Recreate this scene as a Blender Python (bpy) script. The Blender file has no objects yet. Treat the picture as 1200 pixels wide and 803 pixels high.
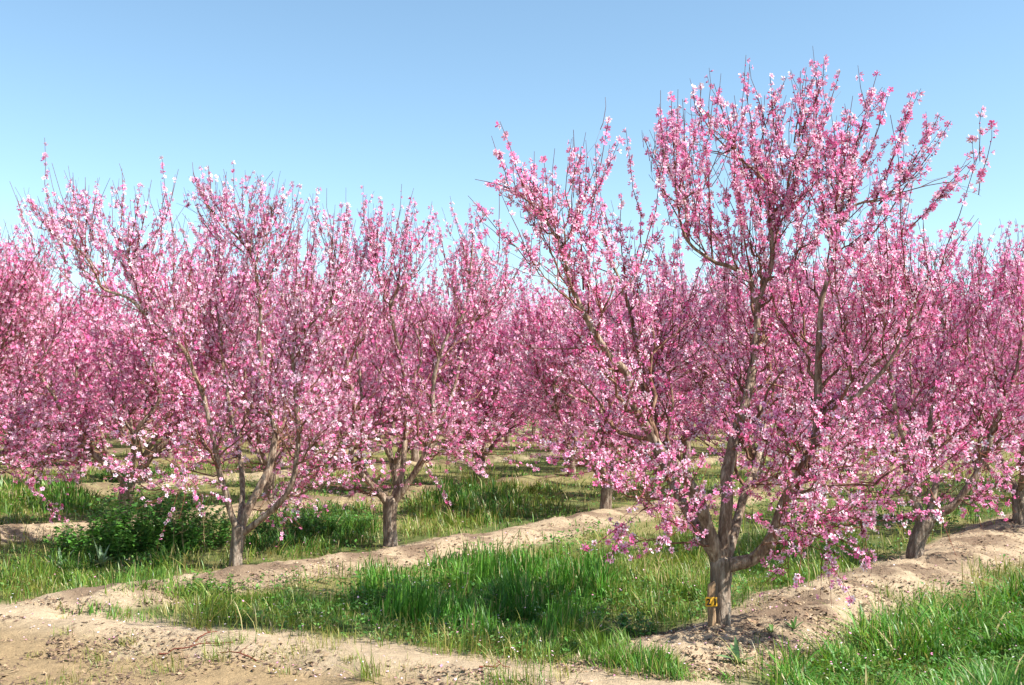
import bpy, math, random
import numpy as np
from mathutils import Matrix, Vector

SC = bpy.context.scene
COL = SC.collection
rng = np.random.default_rng(7)
random.seed(7)

# ------------------------------------------------------------------ camera
CAM_H, FPX, HORIZON = 1.5, 1250.0, 482.0
PITCH = math.atan((HORIZON - 401.5) / FPX)
cam_d = bpy.data.cameras.new('camera')
cam_d.sensor_width = 36.0
cam_d.lens = FPX / 1200.0 * 36.0
cam_d.clip_end = 2000.0
cam = bpy.data.objects.new('camera', cam_d)
cam.location = (0, 0, CAM_H)
cam.rotation_euler = (math.pi / 2 + PITCH, 0, 0)
COL.objects.link(cam)
SC.camera = cam

# ------------------------------------------------------------------ sky, sun, exposure
SUN_EL = math.radians(48)
SUN_AZ = math.radians(112)          # clockwise from +Y: to the right of the camera
world = bpy.data.worlds.new('World')
SC.world = world
world.use_nodes = True
wn = world.node_tree
wn.nodes.clear()
sky = wn.nodes.new('ShaderNodeTexSky')
sky.sky_type = 'NISHITA'
sky.sun_disc = False
sky.sun_elevation = SUN_EL
sky.sun_rotation = SUN_AZ
sky.altitude = 100
sky.air_density = 1.0
sky.dust_density = 0.4
sky.ozone_density = 1.0
bg = wn.nodes.new('ShaderNodeBackground')
bg.inputs['Strength'].default_value = 0.098
wo = wn.nodes.new('ShaderNodeOutputWorld')
wb = wn.nodes.new('ShaderNodeMix')                 # white balance of the air light
wb.data_type = 'RGBA'; wb.blend_type = 'MULTIPLY'; wb.inputs[0].default_value = 1.0
wb.inputs[7].default_value = (0.94, 1.045, 1.0, 1)
wn.links.new(sky.outputs[0], wb.inputs[6])
wn.links.new(wb.outputs[2], bg.inputs['Color'])
wn.links.new(bg.outputs[0], wo.inputs['Surface'])

sd = bpy.data.lights.new('sun', 'SUN')
sd.energy = 5.0
sd.angle = math.radians(0.5)
sd.color = (1.0, 0.95, 0.87)
sun = bpy.data.objects.new('sun', sd)
to_sun = Vector((math.sin(SUN_AZ) * math.cos(SUN_EL), math.cos(SUN_AZ) * math.cos(SUN_EL), math.sin(SUN_EL)))
sun.rotation_euler = to_sun.to_track_quat('Z', 'Y').to_euler()
sun.location = (8, -4, 12)
COL.objects.link(sun)

SC.view_settings.view_transform = 'Standard'
SC.view_settings.look = 'None'
SC.view_settings.exposure = 1.22
SC.view_settings.gamma = 1.0
SC.cycles.max_bounces = 8
SC.cycles.diffuse_bounces = 4
SC.cycles.transmission_bounces = 4

# ------------------------------------------------------------------ maths helpers
CT, ST = math.cos(PITCH), math.sin(PITCH)
def ray(px, py):
    a = (np.asarray(px, float) - 600) / FPX
    b = (401.5 - np.asarray(py, float)) / FPX
    return a, CT - b * ST, ST + b * CT

def at_depth(px, py, y):
    """the point seen at photo pixel (px, py) that lies y metres ahead of the camera"""
    a, dy, dz = ray(px, py)
    k = y / dy
    return np.stack([a * k, dy * k, CAM_H + dz * k], -1)

def _hash(ix, iy, s):
    h = (ix.astype(np.int64) * 374761393 + iy.astype(np.int64) * 668265263 + s * 974634777) & 0xFFFFFFFF
    h = ((h ^ (h >> 13)) * 1274126177) & 0xFFFFFFFF
    return ((h ^ (h >> 16)) & 0xFFFF) / 65535.0

def vnoise(x, y, s=0):
    ix, iy = np.floor(x), np.floor(y)
    fx, fy = x - ix, y - iy
    fx, fy = fx * fx * (3 - 2 * fx), fy * fy * (3 - 2 * fy)
    a, b = _hash(ix, iy, s), _hash(ix + 1, iy, s)
    c, d = _hash(ix, iy + 1, s), _hash(ix + 1, iy + 1, s)
    return (a + (b - a) * fx) * (1 - fy) + (c + (d - c) * fx) * fy

def fbm(x, y, s=0, o=4):
    v, amp, tot = 0, 1.0, 0
    for k in range(o):
        v = v + amp * vnoise(x * 2 ** k + 17 * k, y * 2 ** k - 31 * k, s + k)
        tot += amp
        amp *= 0.5
    return v / tot

def sstep(v, a, b):
    t = np.clip((v - a) / (b - a), 0, 1)
    return t * t * (3 - 2 * t)

# ------------------------------------------------------------------ lie of the land
RD = np.array([0.62, 0.785]); RD = RD / np.linalg.norm(RD)     # direction of the tree rows
RN = np.array([RD[1], -RD[0]])
ROW0, ROWGAP = -3.55, 4.87

def headland(x, y):
    """distance behind the line where the rows end and the bare track begins"""
    e = np.interp(x, [-9, -4.3, -3.2, -0.95, 0.2, 1.3, 2.4, 6, 12], [9.7, 9.0, 8.45, 7.45, 6.75, 6.2, 5.9, 5.0, 4.0])
    return (y - e - 0.25 * (fbm(x * 1.3, y * 1.3, 71, 2) - 0.5)) * 0.87

def berm(x, y):
    s = x * RN[0] + y * RN[1]
    s = s + 0.35 * (fbm(x * 0.6, y * 0.6, 5, 3) - 0.5)
    k = np.clip(np.round((ROW0 - s) / ROWGAP), 0, 60)
    d = s - (ROW0 - k * ROWGAP)
    prof = np.exp(-(d / 0.5) ** 2 * (1 + 0.0 * d))
    return prof * sstep(headland(x, y), -0.35, 0.5)

def rise(x, y):
    r = 0.018 * np.clip(y - 12, 0, 26) + 0.006 * np.clip(y - 12, 0, 26) * np.clip(-x / 9.0, 0, 1)
    return r

def ground_h(x, y):
    x = np.asarray(x, float); y = np.asarray(y, float)
    b = berm(x, y)
    d = headland(x, y)
    near = 1 - sstep(y, 18, 40)
    h = -0.15 + 0.15 * b + rise(x, y)
    ridge = np.exp(-((d + 0.35) / 0.38) ** 2) * (0.35 + 0.9 * fbm(x * 0.9 + 3, y * 0.9, 11, 2))
    h = h + 0.07 * ridge
    h = h + (fbm(x * 0.7, y * 0.7, 21, 3) - 0.5) * 0.10 * near
    bare = np.clip(b + (1 - sstep(d, -0.2, 0.1)) * 0.45, 0, 1)
    h = h + (fbm(x * 3.1, y * 3.1, 31, 3) - 0.5) * 0.12 * near * (0.35 + 0.65 * bare)
    n = fbm(x * 9, y * 9, 41, 3)
    h = h + (np.abs(n - 0.5) * -2 + 0.3) * 0.075 * near * bare * (1 - .75 * sstep(y, 10.5, 16))
    return h

def on_ground(px, py):
    """where the photo's ground pixels lie on the land"""
    a, dy, dz = ray(px, py)
    z = np.full(np.shape(a), -0.1)
    for _ in range(6):
        k = np.clip((z - CAM_H) / np.minimum(dz, -1e-3), 0, 150)
        x, y = a * k, dy * k
        z = 0.5 * z + 0.5 * ground_h(x, y)
    return np.stack([x, y, ground_h(x, y)], -1)

# ------------------------------------------------------------------ scene helpers
def mesh_from(name, verts, polys, mat, colors=None, smooth=False):
    """verts (N,3); polys: list of (n,k) index arrays; colors (N,3) linear point colours"""
    me = bpy.data.meshes.new(name)
    verts = np.asarray(verts, np.float32)
    polys = [np.asarray(p, np.int32) for p in polys if len(p)]
    me.vertices.add(len(verts))
    me.vertices.foreach_set('co', verts.ravel())
    loops = np.concatenate([p.ravel() for p in polys])
    tot = np.concatenate([np.full(len(p), p.shape[1], np.int32) for p in polys])
    start = np.concatenate([[0], np.cumsum(tot)[:-1]]).astype(np.int32)
    me.loops.add(len(loops))
    me.loops.foreach_set('vertex_index', loops)
    me.polygons.add(len(tot))
    me.polygons.foreach_set('loop_start', start)
    me.polygons.foreach_set('loop_total', tot)
    if smooth:
        me.polygons.foreach_set('use_smooth', np.ones(len(tot), bool))
    if colors is not None:
        at = me.color_attributes.new('tint', 'FLOAT_COLOR', 'POINT')
        c = np.ones((len(verts), 4), np.float32)
        c[:, :3] = colors
        at.data.foreach_set('color', c.ravel())
    me.materials.append(mat)
    me.update(calc_edges=True)
    return me

def link(name, me, parent=None, loc=None):
    o = bpy.data.objects.new(name, me)
    COL.objects.link(o)
    if parent is not None:
        o.parent = parent
    if loc is not None:
        o.location = loc
    return o

def tag(o, label=None, cat=None, group=None, kind=None):
    if label: o['label'] = label
    if cat: o['category'] = cat
    if group: o['group'] = group
    if kind: o['kind'] = kind
    return o

def thing(name, loc, label, cat, group=None, rz=0.0):
    o = bpy.data.objects.new(name, None)
    o.empty_display_size = 0.2
    o.location = [float(v) for v in loc]
    o.rotation_euler = (0, 0, rz)
    COL.objects.link(o)
    return tag(o, label, cat, group)

# ------------------------------------------------------------------ materials
def new_mat(name):
    m = bpy.data.materials.new(name)
    m.use_nodes = True
    nt = m.node_tree
    nt.nodes.clear()
    out = nt.nodes.new('ShaderNodeOutputMaterial')
    return m, nt, out

def N(nt, kind, **kw):
    n = nt.nodes.new(kind)
    for k, v in kw.items():
        if k.startswith('i_'):
            n.inputs[k[2:].replace('_', ' ')].default_value = v
        else:
            setattr(n, k, v)
    return n

def thin_mat(name, trans, rough=0.5, spec=0.25, tcol=(1, 1, 1)):
    """petals and leaves: tint attribute, light passing through the thin blade"""
    m, nt, out = new_mat(name)
    a = N(nt, 'ShaderNodeAttribute', attribute_name='tint')
    p = N(nt, 'ShaderNodeBsdfPrincipled')
    p.inputs['Roughness'].default_value = rough
    p.inputs['Specular IOR Level'].default_value = spec
    nt.links.new(a.outputs['Color'], p.inputs['Base Color'])
    t = N(nt, 'ShaderNodeBsdfTranslucent')
    mul = N(nt, 'ShaderNodeMix', data_type='RGBA', blend_type='MULTIPLY')
    mul.inputs[0].default_value = 1.0
    nt.links.new(a.outputs['Color'], mul.inputs[6])
    mul.inputs[7].default_value = (*tcol, 1)
    nt.links.new(mul.outputs[2], t.inputs['Color'])
    mix = N(nt, 'ShaderNodeMixShader')
    mix.inputs[0].default_value = trans
    nt.links.new(p.outputs[0], mix.inputs[1])
    nt.links.new(t.outputs[0], mix.inputs[2])
    nt.links.new(mix.outputs[0], out.inputs['Surface'])
    return m

M_PETAL = thin_mat('petal', 0.33, 0.6, 0.15)
# each tree is at its own stage of bloom: a slightly different pink
_nt = M_PETAL.node_tree
_oi = N(_nt, 'ShaderNodeObjectInfo')
_rp = N(_nt, 'ShaderNodeValToRGB')
_rp.color_ramp.elements[0].color = (1.0, 0.90, 0.94, 1); _rp.color_ramp.elements[1].color = (1.0, 1.10, 1.08, 1)
_nt.links.new(_oi.outputs['Random'], _rp.inputs[0])
_mx = N(_nt, 'ShaderNodeMix', data_type='RGBA', blend_type='MULTIPLY'); _mx.inputs[0].default_value = 1.0
_at = next(n for n in _nt.nodes if n.type == 'ATTRIBUTE')
_to = [l.to_socket for l in _at.outputs['Color'].links]
_nt.links.new(_at.outputs['Color'], _mx.inputs[6]); _nt.links.new(_rp.outputs[0], _mx.inputs[7])
for _s in _to: _nt.links.new(_mx.outputs[2], _s)
M_GRASS = thin_mat('grass_blade', 0.35, 0.42, 0.35, (1.0, 1.0, 0.55))
M_LEAF = thin_mat('weed_leaf', 0.30, 0.4, 0.35, (1.0, 1.0, 0.6))

def bark_mat(name, c0, c1, c2, scale, bump):
    m, nt, out = new_mat(name)
    tc = N(nt, 'ShaderNodeTexCoord')
    mp = N(nt, 'ShaderNodeMapping')
    mp.inputs['Scale'].default_value = (scale, scale, scale * 0.22)
    nt.links.new(tc.outputs['Object'], mp.inputs['Vector'])
    n1 = N(nt, 'ShaderNodeTexNoise'); n1.inputs['Scale'].default_value = 2.2; n1.inputs['Detail'].default_value = 6
    n1.inputs['Roughness'].default_value = 0.7
    nt.links.new(mp.outputs[0], n1.inputs['Vector'])
    v = N(nt, 'ShaderNodeTexVoronoi', feature='DISTANCE_TO_EDGE'); v.inputs['Scale'].default_value = 2.6
    nt.links.new(mp.outputs[0], v.inputs['Vector'])
    r = N(nt, 'ShaderNodeValToRGB')
    r.color_ramp.elements[0].position = 0.32; r.color_ramp.elements[0].color = (*c0, 1)
    r.color_ramp.elements[1].position = 0.68; r.color_ramp.elements[1].color = (*c2, 1)
    e = r.color_ramp.elements.new(0.5); e.color = (*c1, 1)
    nt.links.new(n1.outputs['Fac'], r.inputs[0])
    crk = N(nt, 'ShaderNodeMapRange'); crk.inputs[1].default_value = 0.0; crk.inputs[2].default_value = 0.16
    crk.inputs[3].default_value = 0.78; crk.inputs[4].default_value = 1.0
    nt.links.new(v.outputs['Distance'], crk.inputs[0])
    mul = N(nt, 'ShaderNodeMix', data_type='RGBA', blend_type='MULTIPLY'); mul.inputs[0].default_value = 1.0
    nt.links.new(r.outputs[0], mul.inputs[6]); nt.links.new(crk.outputs[0], mul.inputs[7])
    p = N(nt, 'ShaderNodeBsdfPrincipled'); p.inputs['Roughness'].default_value = 0.9
    p.inputs['Specular IOR Level'].default_value = 0.15
    nt.links.new(mul.outputs[2], p.inputs['Base Color'])
    add = N(nt, 'ShaderNodeMath', operation='MULTIPLY')
    nt.links.new(n1.outputs['Fac'], add.inputs[0]); nt.links.new(crk.outputs[0], add.inputs[1])
    b = N(nt, 'ShaderNodeBump'); b.inputs['Strength'].default_value = bump; b.inputs['Distance'].default_value = 0.035
    nt.links.new(add.outputs[0], b.inputs['Height']); nt.links.new(b.outputs[0], p.inputs['Normal'])
    nt.links.new(p.outputs[0], out.inputs['Surface'])
    return m

M_BARK = bark_mat('old_bark', (0.075, 0.047, 0.033), (0.21, 0.155, 0.115), (0.46, 0.38, 0.30), 9.0, 0.9)
M_LIMB = bark_mat('limb_bark', (0.075, 0.043, 0.032), (0.25, 0.175, 0.125), (0.52, 0.43, 0.33), 14.0, 0.6)
M_TWIG = bark_mat('twig_bark', (0.11, 0.030, 0.022), (0.17, 0.055, 0.036), (0.22, 0.09, 0.055), 20.0, 0.2)

M_BRANCH = bark_mat('branch_bark', (0.085, 0.035, 0.024), (0.19, 0.10, 0.065), (0.36, 0.24, 0.16), 16.0, 0.4)

def plain(name, col, rough=0.8, var=0.25, scale=30.0, attr=False):
    m, nt, out = new_mat(name)
    tc = N(nt, 'ShaderNodeTexCoord')
    n1 = N(nt, 'ShaderNodeTexNoise'); n1.inputs['Scale'].default_value = scale; n1.inputs['Detail'].default_value = 5
    nt.links.new(tc.outputs['Object'], n1.inputs['Vector'])
    mr = N(nt, 'ShaderNodeMapRange'); mr.inputs[3].default_value = 1 - var; mr.inputs[4].default_value = 1 + var
    mr.inputs[1].default_value = 0.3; mr.inputs[2].default_value = 0.7
    nt.links.new(n1.outputs['Fac'], mr.inputs[0])
    mul = N(nt, 'ShaderNodeMix', data_type='RGBA', blend_type='MULTIPLY'); mul.inputs[0].default_value = 1.0
    if attr:
        a = N(nt, 'ShaderNodeAttribute', attribute_name='tint'); nt.links.new(a.outputs['Color'], mul.inputs[6])
    else:
        mul.inputs[6].default_value = (*col, 1)
    nt.links.new(mr.outputs[0], mul.inputs[7])
    p = N(nt, 'ShaderNodeBsdfPrincipled'); p.inputs['Roughness'].default_value = rough
    p.inputs['Specular IOR Level'].default_value = 0.2
    nt.links.new(mul.outputs[2], p.inputs['Base Color'])
    b = N(nt, 'ShaderNodeBump'); b.inputs['Strength'].default_value = 0.4; b.inputs['Distance'].default_value = 0.004
    nt.links.new(n1.outputs['Fac'], b.inputs['Height']); nt.links.new(b.outputs[0], p.inputs['Normal'])
    nt.links.new(p.outputs[0], out.inputs['Surface'])
    return m

def soil_mat():
    m, nt, out = new_mat('soil')
    tc = N(nt, 'ShaderNodeTexCoord')
    a = N(nt, 'ShaderNodeAttribute', attribute_name='tint')
    n1 = N(nt, 'ShaderNodeTexNoise'); n1.inputs['Scale'].default_value = 14; n1.inputs['Detail'].default_value = 8
    n1.inputs['Roughness'].default_value = 0.72
    n2 = N(nt, 'ShaderNodeTexNoise'); n2.inputs['Scale'].default_value = 110; n2.inputs['Detail'].default_value = 4
    for n in (n1, n2): nt.links.new(tc.outputs['Object'], n.inputs['Vector'])
    m1 = N(nt, 'ShaderNodeMapRange'); m1.inputs[1].default_value = 0.3; m1.inputs[2].default_value = 0.7
    m1.inputs[3].default_value = 0.74; m1.inputs[4].default_value = 1.18
    nt.links.new(n1.outputs['Fac'], m1.inputs[0])
    m2 = N(nt, 'ShaderNodeMapRange'); m2.inputs[1].default_value = 0.3; m2.inputs[2].default_value = 0.7
    m2.inputs[3].default_value = 0.82; m2.inputs[4].default_value = 1.12
    nt.links.new(n2.outputs['Fac'], m2.inputs[0])
    mm = N(nt, 'ShaderNodeMath', operation='MULTIPLY')
    nt.links.new(m1.outputs[0], mm.inputs[0]); nt.links.new(m2.outputs[0], mm.inputs[1])
    mul = N(nt, 'ShaderNodeMix', data_type='RGBA', blend_type='MULTIPLY'); mul.inputs[0].default_value = 1.0
    nt.links.new(a.outputs['Color'], mul.inputs[6]); nt.links.new(mm.outputs[0], mul.inputs[7])
    p = N(nt, 'ShaderNodeBsdfPrincipled'); p.inputs['Roughness'].default_value = 0.95
    p.inputs['Specular IOR Level'].default_value = 0.1
    nt.links.new(mul.outputs[2], p.inputs['Base Color'])
    ad = N(nt, 'ShaderNodeMath', operation='MULTIPLY_ADD'); ad.inputs[1].default_value = 0.25
    nt.links.new(n2.outputs['Fac'], ad.inputs[0]); nt.links.new(n1.outputs['Fac'], ad.inputs[2])
    b = N(nt, 'ShaderNodeBump'); b.inputs['Strength'].default_value = 0.9; b.inputs['Distance'].default_value = 0.035
    nt.links.new(ad.outputs[0], b.inputs['Height']); nt.links.new(b.outputs[0], p.inputs['Normal'])
    nt.links.new(p.outputs[0], out.inputs['Surface'])
    return m
M_SOIL = soil_mat()
M_CLOD = plain('clod', (0.5, 0.4, 0.3), 0.95, 0.2, 40, attr=True)

# ------------------------------------------------------------------ ground sheet
def spread(parts):
    out = []
    for a, b, n, g in parts:
        t = np.linspace(0, 1, n, endpoint=False)
        if g != 1:
            t = (g ** t - 1) / (g - 1)
        out.append(a + (b - a) * t)
    return np.concatenate(out)

gx = np.concatenate([spread([(-400, -9, 45, 0.01)]), spread([(-9, 10, 330, 1)]), spread([(10, 400, 45, 100)]), [400]])
gy = np.concatenate([spread([(-30, 4.8, 22, 0.05)]), spread([(4.8, 10, 150, 1), (10, 20, 140, 1), (20, 50, 80, 3), (50, 600, 36, 40)]), [600]])
GX, GY = np.meshgrid(gx, gy)
X, Y = GX.ravel(), GY.ravel()
H = ground_h(X, Y)
b_ = berm(X, Y); d_ = headland(X, Y)
sand = np.array([0.46, 0.355, 0.235]); damp = np.array([0.30, 0.215, 0.12]); litter = np.array([0.13, 0.085, 0.058])
turf = np.array([0.10, 0.12, 0.038]); dry = np.array([0.21, 0.19, 0.075])
nz = fbm(X * 0.8, Y * 0.8, 51, 4); nz2 = fbm(X * 3.0, Y * 3.0, 61, 4)
track = 1 - sstep(d_ + .5 * (nz2 - .5), 0.1, 0.45)
wet = track * sstep(nz + 0.55 * (nz2 - 0.5) + 0.16 * sstep(-d_, 0.4, 1.6), 0.40, 0.54) * sstep(-d_, 0.3, 0.8)
C = sand[None] * (0.9 + 0.25 * (nz2 - 0.5)[:, None])
C = C + (damp - C) * wet[:, None]
weedy = sstep(Y, 12, 24) * (.25 + .7 * sstep(nz + .4 * (nz2 - .5), .35, .55))
inter = (1 - track) * np.maximum(1 - sstep(b_, 0.12, 0.42), weedy)
tt = turf + (dry - turf) * sstep(nz + 0.4 * (nz2 - 0.5), 0.42, 0.62)[:, None]
C = C + (tt - C) * inter[:, None]
lit_m = (1 - track) * b_ * sstep(nz2 + 0.35 * (nz - 0.5), 0.43, 0.58) * 0.8
C = C + (litter - C) * lit_m[:, None]
ny, nx = GX.shape
idx = np.arange(nx * ny).reshape(ny, nx)
quads = np.stack([idx[:-1, :-1], idx[:-1, 1:], idx[1:, 1:], idx[1:, :-1]], -1).reshape(-1, 4)
ground = link('ground', mesh_from('ground', np.stack([X, Y, H], -1), [quads], M_SOIL, C, smooth=True))
tag(ground, kind='structure')

# ------------------------------------------------------------------ tree geometry
def unit(v):
    return v / np.maximum(np.linalg.norm(v, axis=-1, keepdims=True), 1e-9)

def tubes(P, R, m, rough=0.0, r=None):
    """P (S,K,3) centre lines, R (S,K) radii -> vertices and faces of S tapered tubes with m sides"""
    S, K, _ = P.shape
    T = np.empty_like(P)
    T[:, 1:-1] = P[:, 2:] - P[:, :-2]
    T[:, 0] = P[:, 1] - P[:, 0]; T[:, -1] = P[:, -1] - P[:, -2]
    T = unit(T)
    ref = np.tile(np.array([0.31, 0.95, 0.05]), (S, 1))
    mean = unit(P[:, -1] - P[:, 0])
    par = np.abs((mean * ref).sum(-1)) > 0.85
    ref[par] = [0.9, -0.2, 0.38]
    U = unit(np.cross(T, ref[:, None, :])); V = np.cross(T, U)
    th = np.arange(m) / m * 2 * np.pi
    rad = R[:, :, None] * np.ones(m)
    if rough and r is not None:
        ph = r.uniform(0, 6.28, (S, 1, 1)); kk = np.arange(K)[None, :, None]
        rad = rad * (1 + rough * (0.55 * np.sin(3 * th + ph + kk * 0.22) + 0.45 * np.sin(5 * th - ph * 2 + kk * 0.35)) + r.normal(0, rough * 0.45, rad.shape))
    V3 = P[:, :, None, :] + rad[..., None] * (np.cos(th)[:, None] * U[:, :, None, :] + np.sin(th)[:, None] * V[:, :, None, :])
    base = (np.arange(S) * K * m)[:, None, None]
    k = np.arange(K - 1)[None, :, None]; j = np.arange(m)[None, None, :]
    a = base + k * m + j; b = base + k * m + (j + 1) % m
    F = np.stack([a, b, b + m, a + m], -1).reshape(-1, 4)
    verts = V3.reshape(-1, 3)
    caps = []
    if m > 3:
        cap = (np.arange(S) * K * m)[:, None] + (K - 1) * m + np.arange(m)[None]
        caps = [cap]
    return verts, [F] + caps

def resample(pts, step):
    pts = np.asarray(pts, float)
    if len(pts) > 2:                                   # Catmull-Rom through the given points
        p = np.vstack([2 * pts[0] - pts[1], pts, 2 * pts[-1] - pts[-2]])
        o = []
        for i in range(1, len(p) - 2):
            for t in np.linspace(0, 1, 8, endpoint=False):
                o.append(0.5 * ((2 * p[i]) + (-p[i - 1] + p[i + 1]) * t + (2 * p[i - 1] - 5 * p[i] + 4 * p[i + 1] - p[i + 2]) * t * t
                                + (-p[i - 1] + 3 * p[i] - 3 * p[i + 1] + p[i + 2]) * t ** 3))
        o.append(pts[-1]); pts = np.array(o)
    s = np.concatenate([[0], np.cumsum(np.linalg.norm(np.diff(pts, axis=0), axis=1))])
    n = max(4, int(s[-1] / step) + 1)
    q = np.linspace(0, s[-1], n)
    return np.stack([np.interp(q, s, pts[:, k]) for k in range(3)], -1), s[-1]

def perp(d, r):
    v = r.normal(0, 1, d.shape)
    v = v - (v * d).sum(-1, keepdims=True) * d
    return unit(v)

def curve_batch(start, d, L, K, bend, wig, r):
    """S branches from start along d, curving upward by bend, with a crooked wiggle"""
    u = np.linspace(0, 1, K)[None, :, None]
    S = len(start)
    P = start[:, None] + d[:, None] * (L[:, None, None] * u)
    P[..., 2] += (bend * L)[:, None] * (u[..., 0] ** 2)
    w = r.normal(0, 1, (S, K, 3)); w[:, 0] = 0
    w = np.cumsum(w, axis=1) * (wig / math.sqrt(K))
    return P + w * L[:, None, None]

# blossom templates: five cupped petals round a dark red centre with a short calyx; and a closed bud
def flower(cup, wid):
    v, f3, w = [], [], []
    for k in range(5):
        a = k * 2 * math.pi / 5
        def pt(rad, da, z): return (rad * math.cos(a + da), rad * math.sin(a + da), z)
        b = len(v)
        v += [pt(0.10, 0, 0.02), pt(0.62, -wid, 0.25 * cup), pt(0.98, -wid * 0.42, 0.62 * cup), pt(0.98, wid * 0.42, 0.66 * cup), pt(0.62, wid, 0.30 * cup)]
        w += [0.0, 0.75, 1.0, 1.0, 0.75]
        f3 += [(b, b + 1, b + 2), (b, b + 2, b + 3), (b, b + 3, b + 4)]
    b = len(v)
    v += [(0.22, 0, 0.0), (-0.11, 0.19, 0.0), (-0.11, -0.19, 0.0), (0, 0, -0.55)]
    w += [-1, -1, -1, -1]
    f3 += [(b, b + 1, b + 3), (b + 1, b + 2, b + 3), (b + 2, b, b + 3)]
    # stamens: a small tuft
    b = len(v)
    v += [(0.05, 0, 0.05), (0.2, 0.1, 0.42), (0.12, 0.2, 0.42), (-0.05, 0, 0.05), (-0.2, 0.05, 0.42), (-0.12, -0.15, 0.42)]
    w += [-0.5] * 6
    f3 += [(b, b + 1, b + 2), (b + 3, b + 4, b + 5)]
    return np.array(v), np.array(f3), np.array(w)

def bud():
    v = [(0, 0, -0.45)] + [(0.3 * math.cos(k * 1.571), 0.3 * math.sin(k * 1.571), 0.12) for k in range(4)] + [(0, 0, 0.62)]
    f = [(0, 2, 1), (0, 3, 2), (0, 4, 3), (0, 1, 4), (5, 1, 2), (5, 2, 3), (5, 3, 4), (5, 4, 1)]
    return np.array(v), np.array(f), np.array([-1, 0.25, 0.25, 0.25, 0.25, 0.45])

def flower_small(cup, wid):
    v, f, w = [(0, 0, 0)], [], [0.05]
    for k in range(5):
        a = k * 2 * math.pi / 5
        b = len(v)
        for rad, da, z in ((0.72, -wid, 0.3 * cup), (1.0, 0, 0.65 * cup), (0.72, wid, 0.34 * cup)):
            v.append((rad * math.cos(a + da), rad * math.sin(a + da), z)); w.append(0.9 if da else 1.0)
        f += [(0, b, b + 1), (0, b + 1, b + 2)]
    b = len(v)
    v += [(0.16, 0, 0.02), (-0.16, 0.05, 0.02), (0, 0, -0.55)]; w += [-1, -1, -1]
    f += [(b, b + 1, b + 2)]
    return np.array(v), np.array(f), np.array(w)

TEMPL = [flower(0.25, 0.56), flower(0.75, 0.52), flower(1.35, 0.40), bud()]
SMALL = [flower_small(0.25, 0.5), flower_small(0.75, 0.46), flower_small(1.35, 0.36), TEMPL[3]]
PAL = np.array([[0.97, 0.64, 0.79], [0.95, 0.36, 0.60], [0.84, 0.14, 0.37], [0.97, 0.89, 0.92]])
CALYX = np.array([0.26, 0.035, 0.06]); CENTRE = np.array([0.64, 0.12, 0.29]); STAMEN = np.array([0.72, 0.30, 0.36])

def petal_colors(w, base):
    """w (V,), base (n,3) -> (n,V,3)"""
    t = np.clip(w, 0, 1)[None, :, None]
    c = CENTRE[None, None] * (1 - t) + base[:, None] * t
    c = np.where((w == -1)[None, :, None], CALYX, c)
    c = np.where((w == -0.5)[None, :, None], STAMEN, c)
    return c

def frames(nrm, r):
    t = perp(nrm, r)
    b = np.cross(nrm, t)
    return np.stack([t, b, nrm], -1)                    # columns

def blossoms(pos, nrm, r, mix, size, keep=None):
    n = len(pos)
    kind = r.choice(4, n, p=[0.34, 0.30, 0.20, 0.16])
    pal = r.choice(4, n, p=mix)
    base = PAL[pal] * r.uniform(0.88, 1.1, (n, 1)) * (1 + r.normal(0, 0.04, (n, 3)))
    base = np.clip(base, 0, 0.95)
    Rm = frames(unit(nrm), r)
    sc = r.uniform(0.8, 1.15, n) * size
    Vs, Fs, Cs, off = [], [], [], 0
    for k, (tv, tf, tw) in enumerate(TEMPL if keep is not None else SMALL):
        sel = np.where((kind == k) & (np.ones(n, bool) if keep is None else ~keep))[0]
        if not len(sel): continue
        v = np.einsum('nij,vj->nvi', Rm[sel], tv) * sc[sel][:, None, None]
        v = v + r.normal(0, 0.0012, v.shape) + pos[sel][:, None]
        f = tf[None] + (np.arange(len(sel)) * len(tv))[:, None, None] + off
        Vs.append(v.reshape(-1, 3)); Fs.append(f.reshape(-1, 3)); Cs.append(petal_colors(tw, base[sel]).reshape(-1, 3))
        off += len(sel) * len(tv)
    me = (np.concatenate(Vs), [np.concatenate(Fs)], np.concatenate(Cs))
    singles = []
    if keep is not None:
        for i in np.where(keep)[0]:
            M4 = Matrix(Rm[i].tolist()).to_4x4()
            singles.append((kind[i], pal[i], Matrix.Translation(pos[i].tolist()) @ M4 @ Matrix.Scale(float(sc[i]), 4)))
    return me, singles

_flower_cache = {}
def flower_mesh(kind, pal):
    if (kind, pal) not in _flower_cache:
        tv, tf, tw = TEMPL[kind]
        _flower_cache[(kind, pal)] = mesh_from('blossom', tv, [tf], M_PETAL, petal_colors(tw, PAL[pal][None])[0])
    return _flower_cache[(kind, pal)]

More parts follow.
